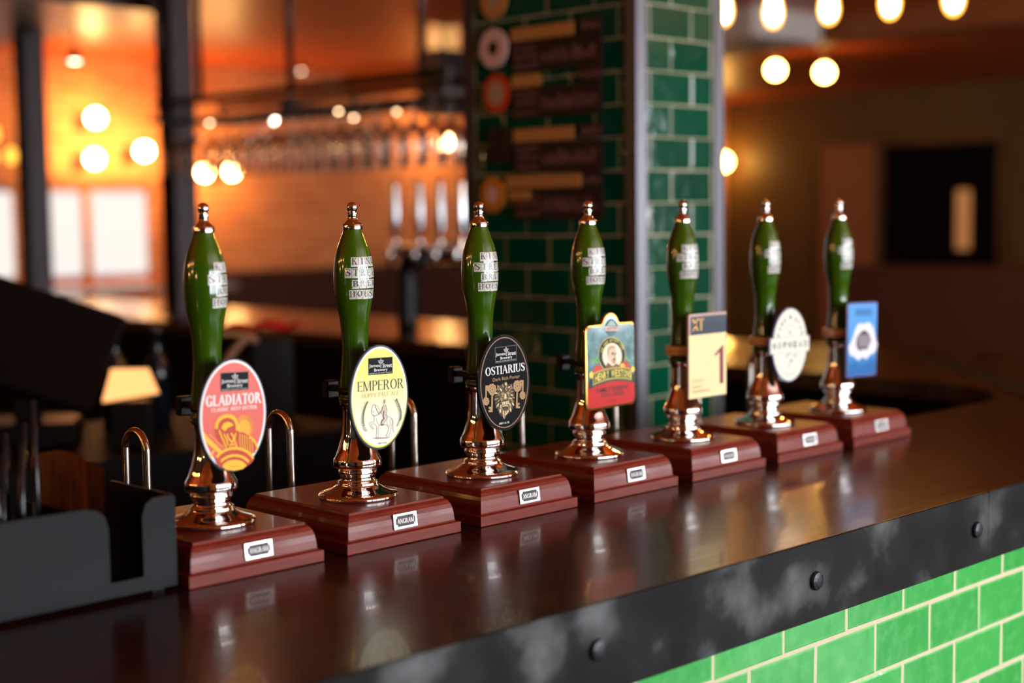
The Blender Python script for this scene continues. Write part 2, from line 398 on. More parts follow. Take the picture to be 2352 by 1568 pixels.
class Print:
    """flat print on a plate: polygons in plate coordinates (x right, z up, facing -Y), stacked in thin layers"""
    def __init__(s, base_y, mp=None): s.b = MB(); s.mats = []; s.y = base_y; s.mp = mp or (lambda x, y: (x, y)); s.layer = 1
    def mi(s, m):
        if m not in s.mats: s.mats.append(m)
        return s.mats.index(m)
    def raw(s, vs, fs, m, layer=None):
        l = s.layer if layer is None else layer
        out = []
        for f in fs:
            p = [vs[i] for i in f]
            ar = sum(p[i][0] * p[(i + 1) % len(p)][1] - p[(i + 1) % len(p)][0] * p[i][1] for i in range(len(p)))
            out.append(list(f) if ar > 0 else list(f)[::-1])
        dy = [0.0] * len(vs)
        if len(fs) > 1 and len(vs) == sum(len(f) for f in fs):      # overlapping strokes: keep them a hair apart
            for k, f in enumerate(fs):
                for i in f: dy[i] = (k % 8) * 1.2e-5
        s.b.add([(x, s.y - l * 0.00016 - d, z) for (x, z), d in zip(vs, dy)], out, s.mi(m)); return s
    def poly(s, pts, m, layer=None): q = [s.mp(*p) for p in pts]; return s.raw(q, [list(range(len(q)))], m, layer)
    def rect(s, x0, y0, x1, y1, m, layer=None): return s.poly([(x0, y0), (x1, y0), (x1, y1), (x0, y1)], m, layer)
    def ell(s, cx, cy, rx, ry, m, layer=None, a0=0, a1=360, n=40):
        return s.poly([(cx + rx * math.cos(math.radians(a0 + (a1 - a0) * i / n)), cy + ry * math.sin(math.radians(a0 + (a1 - a0) * i / n))) for i in range(n if a1 - a0 == 360 else n + 1)], m, layer)
    def line(s, pts, wd, m, layer=None, smooth=True):
        q = spline(pts, 5) if smooth and len(pts) > 2 else pts
        q = [s.mp(*p) for p in q]; vs = []
        for i, (x, y) in enumerate(q):
            a = q[max(i - 1, 0)]; b = q[min(i + 1, len(q) - 1)]; dx, dy = b[0] - a[0], b[1] - a[1]; l = math.hypot(dx, dy) or 1
            vs += [(x - dy / l * wd / 2, y + dx / l * wd / 2), (x + dy / l * wd / 2, y - dx / l * wd / 2)]
        return s.raw(vs, [[2 * i, 2 * i + 1, 2 * i + 3, 2 * i + 2] for i in range(len(q) - 1)], m, layer)
    def text(s, vf, x0, x1, yb, yt, m, layer=None):      # box given in the source frame
        vs, fs = vf; p0 = s.mp(x0, yb); p1 = s.mp(x1, yb); pt = s.mp((x0 + x1) / 2, yt); pm = s.mp((x0 + x1) / 2, yb)
        return s.raw(fit(vs, p0[0], p1[0], pm[1], pt[1]), fs, m, layer)
    def arctext(s, body, cx, cz, rx, rz, a0, a1, h, m, bold=0.0, wd=0.7, layer=None, inward=False):   # plate units
        n = len(body)
        for i, ch in enumerate(body):
            if ch == ' ': continue
            a = math.radians(a0 + (a1 - a0) * (i + 0.5) / n)
            vs, fs = sans(ch, bold); vs = fit(vs, -h * wd / 2 * (0.35 if ch in 'I1' else 1), h * wd / 2 * (0.35 if ch in 'I1' else 1), -h / 2, h / 2)
            px, pz = cx + rx * math.cos(a), cz + rz * math.sin(a)
            tx, tz = -rx * math.sin(a), rz * math.cos(a); l = math.hypot(tx, tz); tx, tz = tx / l, tz / l
            if not inward: tx, tz = -tx, -tz
            s.raw([(px + x * tx - y * tz, pz + x * tz + y * tx) for x, y in vs], fs, m, layer)
    def build(s, name, parent): return s.b.build(name, s.mats, parent)

def crop_map(cx, cy, hw, hh, shear, a, b):
    return lambda x, y: ((x - cx) / hw * a, ((cy + shear * (x - cx)) - y) / hh * b)

# ------------------------------------------------------------------ room shell
X0, X1, Y0, Y1 = -4.0, 12.0, -4.6, 8.5
struct(MB().box(X0 - 0.2, X1 + 0.2, Y0 - 0.2, Y1 + 0.2, -0.1, 0).build('floor', m_floor))
struct(MB().box(X0 - 0.2, X1 + 0.2, Y0 - 0.2, Y1 + 0.2, CEIL, CEIL + 0.1).build('ceiling', m_ceil))
struct(MB().box(X0 - 0.2, X0, Y0, Y1, 0, CEIL).build('wall_left', m_dark))
struct(MB().box(X1, X1 + 0.2, Y0, Y1, 0, CEIL).build('wall_right', m_olive))
# back wall with its window opening
WX0, WX1, WZ0, WZ1 = 2.6, 4.9, B - 0.05, B + 0.72
wb = MB()
wb.box(X0 - 0.2, WX0, Y1, Y1 + 0.2, 0, CEIL); wb.box(WX1, X1 + 0.2, Y1, Y1 + 0.2, 0, CEIL)
wb.box(WX0, WX1, Y1, Y1 + 0.2, 0, WZ0); wb.box(WX0, WX1, Y1, Y1 + 0.2, WZ1, CEIL)
struct(wb.build('wall_back', m_brick_y))
def window(n, x0, x1, z0, z1, y, panes, rows, inward, pane_mat, frame_mat, fw=0.06):
    r = link('window_%d' % n, None, None, ((x0 + x1) / 2, y, z0)); struct(r)
    hw = (x1 - x0) / 2; h = z1 - z0
    f = MB(); f.box(-hw, -hw + fw, -0.06, 0.06, 0, h); f.box(hw - fw, hw, -0.06, 0.06, 0, h)
    f.box(-hw + fw, hw - fw, -0.06, 0.06, 0, fw); f.box(-hw + fw, hw - fw, -0.06, 0.06, h - fw, h)
    f.build('window_frame', frame_mat, r)
    cw = (2 * hw - 2 * fw) / panes; ch = (h - 2 * fw) / rows
    for i in range(1, panes): MB().box(-hw + fw + i * cw - 0.025, -hw + fw + i * cw + 0.025, -0.05, 0.05, fw, h - fw).build('mullion', frame_mat, r)
    for j in range(1, rows): MB().box(-hw + fw, hw - fw, -0.04, 0.04, fw + j * ch - 0.02, fw + j * ch + 0.02).build('glazing_bar', frame_mat, r)
    for i in range(panes):
        for j in range(rows):
            MB().box(-hw + fw + i * cw + 0.026, -hw + fw + (i + 1) * cw - 0.026, -0.006, 0.006, fw + j * ch + 0.021, fw + (j + 1) * ch - 0.021).build('pane', pane_mat, r)
    return r
window(1, WX0, WX1, WZ0, WZ1, Y1 + 0.1, 4, 1, 1, m_day2, m_brick_y, 0.06)
# street front: three tall daylight windows on the customers' side
fwn = [(-1.1, 0.0), (0.2, 1.1), (1.3, 2.7), (2.9, 4.3), (5.4, 7.2)]
wf = MB(); px = X0 - 0.2
for a, b in fwn + [(X1 + 0.2, None)]:
    wf.box(px, a, Y0 - 0.2, Y0, 0, CEIL)
    if b is not None:
        wf.box(a, b, Y0 - 0.2, Y0, 0, 0.75); wf.box(a, b, Y0 - 0.2, Y0, 2.45, CEIL); px = b
struct(wf.build('wall_front', m_plaster))
for i, (a, b) in enumerate(fwn): window(2 + i, a, b, 0.75, 2.45, Y0 - 0.1, 4, 2, -1, m_day, m_dark)
# ceiling beam, bulkhead over the far end of the bar, white duct
struct(MB().box(6.7, 6.95, 0.0, Y1, CEIL - 0.15, CEIL).build('trim_1', mat('beam_brown', (150, 84, 44), 0.45)))
struct(MB().box(-2.5, 2.72, 4.80, 7.2, B + 1.45, CEIL).build('trim_2', mat('bulkhead_dark', (44, 26, 18), 0.35)))
struct(MB().box(X1 - 0.03, X1, Y0, Y1, 0, 0.14).build('baseboard_right', m_darkwood))

# ------------------------------------------------------------------ the bar
arc = [(1.88 + 0.31 * math.cos(math.radians(a)), 0.352 + 0.31 * math.sin(math.radians(a))) for a in range(0, -91, -10)]
inner = [(2.19, 6.6)] + arc + [(1.46, 0.042), (1.40, 0.07), (1.37, 0.165), (-3.0, 0.165)]
plan = [(-3.0, -0.508), (2.965, -0.508), (2.965, 6.6)] + inner
bt = thing('bar_counter', 'long dark wooden bar counter with blackened steel edge and green tiled front', 'bar counter', (0, 0, 0))
MB().prism(plan, B - 0.045, B).build('counter_top', m_bar, bt)
cab = [(-3.0, -0.470), (2.90, -0.470), (2.90, 6.5), (2.25, 6.5), (2.25, 0.3), (2.0, 0.10), (1.5, 0.0), (-3.0, 0.0)]
MB().prism(cab, 0, B - 0.0455).build('cabinet', m_black, bt)
def band(x0, x1):
    MB().box(x0, x1, -0.514, -0.5085, B - 0.110, B + 0.0012, bev=0.0012).build('steel_band', m_steelband, bt)
band(-3.0, 0.8762); band(0.8778, 2.97)
MB().box(2.9655, 2.971, -0.508, 6.6, B - 0.11, B + 0.001).build('steel_band', m_steelband, bt)
hb = MB().lathe([(0.0135, 0), (0.0135, 0.003), (0.012, 0.0055), (0.007, 0.0075), (0.0005, 0.008)], 12, smooth=False)
b0 = hb.build('bolt', m_bolt, bt, (-0.059, -0.514, B - 0.054), (PI / 2, 0.2, 0))
for k in (-3, -2, -1, 1, 2, 3, 4, 5, 6):
    link('bolt', b0.data, bt, (-0.059 + 0.448 * k, -0.514, B - 0.054), (PI / 2, random.uniform(0, 1), 0))
MB().box(-3.0, 2.9, -0.4842, -0.4701, 0.02, B - 0.112).build('grout_bed', m_grout, bt)
# mitre strip on the corner of the counter
dx = 0.035
ms = MB().prism([(1.98, -0.06), (2.03, -0.10), (2.80, 0.66), (2.75, 0.71)], B + 0.0005, B + 0.006)
tag(ms.build('joint_strip', m_black), 'dark metal strip lying diagonally across the far corner of the bar top', 'strip')
# green wall tiles of the bar front
TP, TL, TG = 0.0785, 0.15664, 0.0031
def tile_mesh(w_, h_, d_, mtl):
    b = MB(); x, z = w_ / 2, h_ / 2; e = 0.004
    vs = [(-x, 0, -z), (x, 0, -z), (x, 0, z), (-x, 0, z), (-x, -d_ + 0.002, -z), (x, -d_ + 0.002, -z), (x, -d_ + 0.002, z), (-x, -d_ + 0.002, z),
          (-x + e, -d_, -z + e), (x - e, -d_, -z + e), (x - e, -d_, z - e), (-x + e, -d_, z - e)]
    fs = [[0, 4, 5, 1][::-1], [1, 5, 6, 2][::-1], [2, 6, 7, 3][::-1], [3, 7, 4, 0][::-1]]
    fs = [[0, 1, 5, 4], [1, 2, 6, 5], [2, 3, 7, 6], [3, 0, 4, 7], [4, 5, 9, 8], [5, 6, 10, 9], [6, 7, 11, 10], [7, 4, 8, 11], [8, 9, 10, 11]]
    b.add(vs, fs)
    me = bpy.data.meshes.new('tile'); me.from_pydata(b.v, [], b.f); me.materials.append(mtl); me.update(); return me
tm = tile_mesh(TL - TG, TP - TG, 0.0065, m_tile)
for row in range(13):
    zc = B - 0.15929 + TP / 2 - row * TP
    if zc - TP / 2 < 0.02: break
    off = 0.0 if row % 2 == 0 else -TL / 2
    for k in range(-6, 14):
        x = 0.35653 - TL / 2 + off + k * TL
        link('tile', tm, bt, (x, -0.4790 + random.uniform(-0.0004, 0.0004), zc), (random.uniform(-0.012, 0.012), random.uniform(-0.003, 0.003), random.uniform(-0.008, 0.008)))

# ------------------------------------------------------------------ hand pumps
PROF_CH = [(0.0565, 0), (0.0572, 0.002), (0.0572, 0.0045), (0.055, 0.007), (0.0475, 0.010), (0.0385, 0.0135), (0.033, 0.0165), (0.0300, 0.0185), (0.0292, 0.0205), (0.0288, 0.023), (0.0265, 0.0245), (0.0250, 0.0265), (0.0246, 0.029),
           (0.0252, 0.0325), (0.0268, 0.0345), (0.0276, 0.0365), (0.0274, 0.0395), (0.0264, 0.041), (0.0282, 0.0422), (0.0325, 0.0438), (0.0344, 0.0462), (0.0347, 0.050), (0.0345, 0.0545), (0.0335, 0.0572), (0.0308, 0.062), (0.0284, 0.0675),
           (0.0258, 0.0757), (0.0231, 0.085), (0.0210, 0.095), (0.0202, 0.110), (0.0197, 0.126), (0.0203, 0.131), (0.0232, 0.1338), (0.0242, 0.136), (0.0242, 0.1385)]
PROF_H = [(0.0225, 0.1385), (0.0246, 0.1408), (0.0248, 0.1436), (0.0232, 0.1462), (0.0222, 0.149), (0.0226, 0.157), (0.0224, 0.166), (0.0205, 0.186), (0.0190, 0.205), (0.0187, 0.2167), (0.0191, 0.2325), (0.0202, 0.2486), (0.0224, 0.2645), (0.0256, 0.2805), (0.0278, 0.297), (0.0284, 0.3125), (0.0278, 0.327), (0.0261, 0.341), (0.0231, 0.354), (0.0193, 0.3645), (0.0150, 0.376), (0.0131, 0.3822)]
PROF_F = [(0.0131, 0.3822), (0.0143, 0.3824), (0.0144, 0.3834), (0.0144, 0.3886), (0.0140, 0.3896), (0.0125, 0.3905), (0.0095, 0.3930), (0.0072, 0.3962), (0.0063, 0.3985), (0.0062, 0.3995), (0.0068, 0.4008), (0.0068, 0.4020), (0.0058, 0.4030), (0.0058, 0.4036), (0.0077, 0.4042), (0.0077, 0.4054), (0.0058, 0.4060), (0.0050, 0.4066)]
PROF_F += [(0.0078 * math.sin(a), 0.4132 - 0.0078 * math.cos(a)) for a in [math.radians(q) for q in range(48, 180, 12)]] + [(0.0003, 0.42098)]
HS = spline(PROF_H, 5)
def hr(z):
    for (r0, z0), (r1, z1) in zip(HS, HS[1:]):
        if z0 <= z <= z1: return r0 + (r1 - r0) * (z - z0) / (z1 - z0 + 1e-9)
    return 0.02
BLK = [(0.0012, 0), (0, 0.0012), (0, 0.0152), (0.0010, 0.0162), (0.0052, 0.0166), (0.0062, 0.0185), (0.0066, 0.0230), (0.0072, 0.0290), (0.0084, 0.0360), (0.0102, 0.0420), (0.0126, 0.0465), (0.0152, 0.0490), (0.0166, 0.0496), (0.0170, 0.0506), (0.0176, 0.0524), (0.0184, 0.0529)]
BH = 0.0529
def block():
    vs = []; fs = []; hx, yf, yb = 0.103, 0.1045, 0.150
    for i, z in BLK: vs += [(-hx + i, -yf + i, z), (hx - i, -yf + i, z), (hx - i, yb - i, z), (-hx + i, yb - i, z)]
    n = len(BLK)
    for r in range(n - 1):
        for k in range(4): j = (k + 1) % 4; fs.append([r * 4 + k, r * 4 + j, r * 4 + 4 + j, r * 4 + 4 + k])
    fs.append([3, 2, 1, 0]); e = (n - 1) * 4; fs.append([e, e + 1, e + 2, e + 3])
    # the front and rear boards of the moulding carry grain along x
    return MB().add(vs, fs)
# meshes shared by all pumps
def pump_proto():
    r = link('hand_pump', None, None)
    wb_ = block().build('wooden_base', m_block, r)
    bd = MB(); bd.box(-0.0215, 0.0215, -0.0016, 0, -0.0108, 0.0108, 0, bev=0.0006)
    pr = Print(-0.0016)
    pl = [(-0.0178, -0.0045), (-0.0150, -0.0045), (-0.0150, -0.0075), (0.0150, -0.0075), (0.0150, -0.0045), (0.0178, -0.0045), (0.0178, 0.0045), (0.0150, 0.0045), (0.0150, 0.0075), (-0.0150, 0.0075), (-0.0150, 0.0045), (-0.0178, 0.0045)]
    pr.poly(pl, m_ink, 1)
    t = G(0.22, 0.09, 0.05).text('ANGRAM', 0.0); pr.raw(fit(t[0], -0.0150, 0.0150, -0.0034, 0.0034), t[1], m_white, 2)
    o = len(bd.v); bd.v += pr.b.v; bd.f += [[i + o for i in f] for f in pr.b.f]; bd.mi += [i + 1 for i in pr.b.mi]; bd.sm += pr.b.sm
    bdo = bd.build('maker_plate', [mat('plate_silver', (226, 222, 216), 0.25, 0.6)] + pr.mats, wb_, (0.004, -0.1045 + 0.0069, 0.0315), (math.radians(-6.5), 0, 0))
    bdo['label'] = 'small silver plate reading ANGRAM'
    sharp(MB().lathe(spline(PROF_CH, 2), 64).build('pump_body', m_chrome, r, (0, 0, BH)), 50)
    # swan neck behind the block, its spout reaching over the staff side
    q = [(0, 0.157, 0.0002), (0, 0.159, 0.03), (0, 0.160, 0.09), (0, 0.160, 0.128)]
    q += [(0, 0.188 - 0.028 * math.cos(math.radians(a)), 0.128 + 0.0285 * math.sin(math.radians(a))) for a in range(15, 181, 15)]
    q += [(0, 0.2165, 0.09), (0, 0.2172, 0.06), (0, 0.2175, 0.022)]
    return r, wb_, q
rproto, wb_, neck = pump_proto()
handle_me = MB().lathe(HS, 64); fin_me = MB().lathe(PROF_F, 40)
hobj = handle_me.build('handle', m_green, rproto, (0, 0, BH))
sharp(fin_me.build('finial', m_chrome, hobj), 40)
# King Street lettering wrapped round the handle
m_htile = noise_mat('handle_print_white', [(0.33, (96, 112, 78)), (0.40, (214, 212, 204)), (0.8, (234, 230, 224))], 420.0, 0.35, coat=0.6, detail=2.0)
def wrap_letters():
    b = MB(); gg = G(0.16, 0.07, 0.07)
    rows = [('KING', 0.3305, 0.3440, 0.0111), ('STREET', 0.3146, 0.3283, 0.0104), ('BREW', 0.2998, 0.3124, 0.0106), ('HOUSE', 0.2852, 0.2980, 0.0102)]
    def put(x, z, lift): r = hr(z) + lift; a = x / 0.0275 - PI / 2; return (r * math.cos(a), r * math.sin(a), z)
    for word, z0, z1, pitch in rows:
        n = len(word)
        for i, ch in enumerate(word):
            xa = (i - n / 2) * pitch + 0.0003; xb = xa + pitch - 0.0006
            dz = random.uniform(-0.0004, 0.0004)
            nx, nz = 5, 5; vs = []; fs = []
            for jz in range(nz + 1):
                for jx in range(nx + 1): vs.append(put(xa + (xb - xa) * jx / nx, z0 + dz + (z1 - z0) * jz / nz, 0.0002))
            for jz in range(nz):
                for jx in range(nx): q = jz * (nx + 1) + jx; fs.append([q, q + 1, q + nx + 2, q + nx + 1])
            b.add(vs, fs, 0, True)
            v, f = gg.text(ch); v = fit(v, xa + pitch * (0.33 if ch == 'I' else 0.12), xb - pitch * (0.33 if ch == 'I' else 0.12), z0 + dz + 0.0030, z1 + dz - 0.0012)
            lift = [0.00045] * len(v)
            for k, ff in enumerate(f):
                for q in ff: lift[q] += (k % 8) * 1.2e-5
            b.add([put(x, z, l_) for (x, z), l_ in zip(v, lift)], f, 1, True)
    return b
ks = wrap_letters().build('lettering', [m_htile, mat('handle_ink', (52, 52, 40), 0.4, coat=0.5)], hobj)
ks['label'] = 'white letter tiles reading KING STREET BREW HOUSE'
neck_o = MB().tube(spline(neck, 4), 0.0058, 16).build('swan_neck', m_tube, rproto)

def oval(a, b, n=72, inset=0): return [((a - inset) * math.cos(2 * PI * i / n), (b - inset) * math.sin(2 * PI * i / n)) for i in range(n)]
def ring(p, a, b, i0, i1, m, layer, n=72):
    o = oval(a, b, n, i0); q = oval(a, b, n, i1)
    p.raw(o + q, [[k, (k + 1) % n, n + (k + 1) % n, n + k] for k in range(n)], m, layer)
def grad_mat(name, stops, h, rough=0.4):
    m = mat(name, (200, 200, 200), rough, coat=0.3); t, N, L, b = nt(m)
    tc = node(t, 'ShaderNodeTexCoord'); sp = node(t, 'ShaderNodeSeparateXYZ'); L.new(tc.outputs['Object'], sp.inputs[0])
    q = node(t, 'ShaderNodeMapRange'); q.inputs[1].default_value = -h; q.inputs[2].default_value = h; L.new(sp.outputs[2], q.inputs[0])
    r = ramp(t, q.outputs[0], [(p, lin(c)) for p, c in stops]); L.new(r.outputs[0], b.inputs['Base Color']); return m
pm = lambda n, c, r=0.45: mat('print_' + n, c, r, coat=0.06, spec=0.35)
W_, K_ = pm('white', (240, 238, 234)), mat('print_black', (26, 30, 32), 0.6, spec=0.15)
TH = 0.0042           # plate thickness
def plate(parent, poly, edge_mat, bevel=0.0008):
    b = MB(); n = len(poly)
    cx = sum(p[0] for p in poly) / n; cz = sum(p[1] for p in poly) / n
    ins = [(cx + (x - cx) * 0.985, cz + (z - cz) * 0.988) for x, z in poly]
    b.prism_y(poly, -TH + bevel, 0, 0, True)
    vs = [(x, -TH + bevel, z) for x, z in poly] + [(x, -TH, z) for x, z in ins]
    b.add(vs, [[i, (i + 1) % n, n + (i + 1) % n, n + i] for i in range(n)] + [list(range(n, 2 * n))])
    return sharp(b.build('pump_clip', edge_mat, parent), 40)
def brewery_panel(p, x0, x1, y0, y1, sh, fill, line):
    """the dark James Street Brewery panel, in the crop frame of its clip; y grows downward"""
    cx = (x0 + x1) / 2; f = lambda x, y: (x, y + sh * (x - cx)) 
    p.poly([f(x0, y1), f(x1, y1), f(x1, y0), f(x0, y0)], line, 3)
    d = 4; p.poly([f(x0 + d, y1 - d), f(x1 - d, y1 - d), f(x1 - d, y0 + d), f(x0 + d, y0 + d)], fill, 4)
    h = y1 - y0; W = x1 - x0
    yb = lambda x, fr: y0 + h * fr
    p.text(sans('James', 0.006), x0 + W * 0.03, x0 + W * 0.47, yb(0, 0.61) + sh * W * -0.25, yb(0, 0.36) + sh * W * -0.25, W_, 5)
    p.text(sans('Street', 0.006), x0 + W * 0.58, x0 + W * 0.97, yb(0, 0.61) + sh * W * 0.275, yb(0, 0.36) + sh * W * 0.275, W_, 5)
    p.text(sans('Brewery', 0.006), x0 + W * 0.24, x0 + W * 0.78, yb(0, 0.86), yb(0, 0.635), W_, 5)
    p.text(sans('BREWED IN THE HEART OF BATH'), x0 + W * 0.04, x0 + W * 0.95, yb(0, 0.945), yb(0, 0.89), W_, 5)
    lx = x0 + W * 0.51
    p.line([f(lx, yb(0, 0.62)), f(lx, yb(0, 0.13))], 0.0010, W_, 5, False)
    p.line([f(lx - W * 0.085, yb(0, 0.20)), f(lx, yb(0, 0.17)), f(lx + W * 0.085, yb(0, 0.20))], 0.0004, W_, 5, False)
    for ox, oy in ((-0.085, 0.21), (0.085, 0.21), (-0.055, 0.30), (0.055, 0.30), (0, 0.10)):
        q = lx + W * ox; y = yb(0, oy)
        p.poly([f(q - W * 0.028, y), f(q + W * 0.028, y), f(q, y - h * 0.06)], W_, 5)
        p.poly([f(q - W * 0.016, y + h * 0.01), f(q + W * 0.016, y + h * 0.01), f(q + W * 0.010, y + h * 0.05), f(q - W * 0.010, y + h * 0.05)], W_, 5)

def clip_gladiator(r):
    a, b = 0.0525, 0.0735
    c = plate(r, oval(a, b), pm('navy_edge', (44, 50, 62)))
    red = grad_mat('gladiator_red', [(0, (222, 84, 60)), (1, (226, 92, 76))], b); yel, org = pm('sun_yellow', (250, 190, 40)), pm('rust', (196, 66, 34))
    p = Print(-TH); ring(p, a, b, 0.0022, 0.0058, W_, 1); p.raw(oval(a, b, 72, 0.0056), [list(range(72))], red, 2)
    p.build('label_face', c)
    cm = crop_map(515, 783, 400, 700, -0.078, a, b)
    p = Print(-TH, cm); brewery_panel(p, 362, 692, 252, 480, -0.078, K_, pm('panel_line', (150, 120, 110)))
    p.build('brewery_panel', c)
    p = Print(-TH, cm); g = G(0.215, 0.10, 0.06)
    v = g.text('GLADIATOR', -0.02); p.text(v, 195, 845, 655, 520, W_, 4)
    p.text(G(0.24, 0.13, 0.05).text('CLASSIC BEST BITTER', 0.0), 255, 795, 725, 675, pm('pink_white', (250, 214, 204)), 4)
    l = p.build('lettering', c); l['label'] = 'white lettering GLADIATOR CLASSIC BEST BITTER'
    p = Print(-TH, cm)
    # sun glow, crested helmet, cloak, sword arm and shield rings
    sunb = pm('sun_glow', (238, 142, 52)); sunc = pm('sun_core', (250, 176, 44))
    p.ell(640, 930, 105, 150, sunb, 3); p.ell(640, 950, 72, 110, sunc, 4)
    for i in range(14):
        an = math.radians(-62 + i * 11)
        p.line([(640 + 80 * math.cos(an), 950 - 130 * math.sin(an)), (640 + 140 * math.cos(an), 950 - 215 * math.sin(an))], 0.0006, sunb, 3, False)
    p.ell(445, 960, 150, 195, org, 3.5)
    p.line([(316, 945), (328, 868), (378, 812), (448, 792), (514, 818), (552, 884), (560, 972)], 0.0046, yel, 5)                      # crest
    for k in range(11):
        an = math.radians(12 + k * 15.5); p.line([(440 + 122 * math.cos(an), 950 - 165 * math.sin(an)), (440 + 142 * math.cos(an), 950 - 190 * math.sin(an))], 0.0012, yel, 5.2, False)
    p.poly([(372, 938), (396, 882), (450, 862), (498, 882), (514, 910), (450, 934), (412, 980)], yel, 5)                              # helmet bowl
    p.poly([(415, 985), (450, 940), (525, 910), (520, 975), (480, 985), (440, 1010)], org, 6)                                         # visor
    p.poly([(335, 950), (370, 925), (415, 985), (440, 1010), (470, 1120), (480, 1180), (440, 1190), (390, 1120), (350, 1030)], org, 4.6)
    for q in ([(345, 960), (380, 1060), (430, 1180)], [(400, 1010), (430, 1080), (450, 1150)], [(440, 1010), (455, 1070), (500, 1110), (510, 1050), (480, 1000)], [(540, 1000), (525, 1090), (560, 1190)], [(465, 1165), (490, 1135), (520, 1150)]):
        p.line(q, 0.0021, yel, 6.3 + 0.1 * (q[0][0] % 7))
    p.poly([(575, 990), (640, 1000), (720, 1060), (790, 1190), (760, 1260), (560, 1210)], org, 4.4)
    for i in range(6): p.line([(590 + i * 27, 1010 + i * 10), (585 + i * 30, 1100 + i * 12), (600 + i * 28, 1195 + i * 14)], 0.0012, yel, 5.3)
    p.line([(700, 1050), (760, 1110), (800, 1210)], 0.003, yel, 5.6)
    p.poly([(172, 985), (215, 1040), (385, 1225), (345, 1250), (205, 1110), (180, 1050)], yel, 4)
    p.line([(240, 1290), (290, 1210)], 0.0026, yel, 4.2, False); p.line([(235, 1010), (400, 1190)], 0.0008, yel, 4.8, False)
    for cxx, r0, r1 in ((0, 300, 268), (0, 222, 192)):
        pass
    def arcband(rx, ry, wd, m, lay): p.line([(520 + rx * math.cos(math.radians(t)), 1440 - ry * math.sin(math.radians(t))) for t in range(28, 153, 9)], wd, m, lay)
    p.poly([(520 + 258 * math.cos(math.radians(t)), 1440 - 262 * math.sin(math.radians(t))) for t in range(24, 157, 7)] + [(330, 1390), (420, 1455), (520, 1470), (620, 1450), (715, 1385)], org, 7)
    arcband(252, 250, 0.0034, yel, 8); arcband(188, 160, 0.0034, yel, 8)
    p.poly([(520 + 142 * math.cos(math.radians(t)), 1425 - 92 * math.sin(math.radians(t))) for t in range(8, 173, 8)] + [(420, 1452), (520, 1468), (620, 1450)], yel, 8)
    
    for k in range(9): p.line([(464 + k * 14, 1424), (464 + k * 14, 1408)], 0.0007, org, 9, False)
    p.build('emblem', c); return c, 1.9
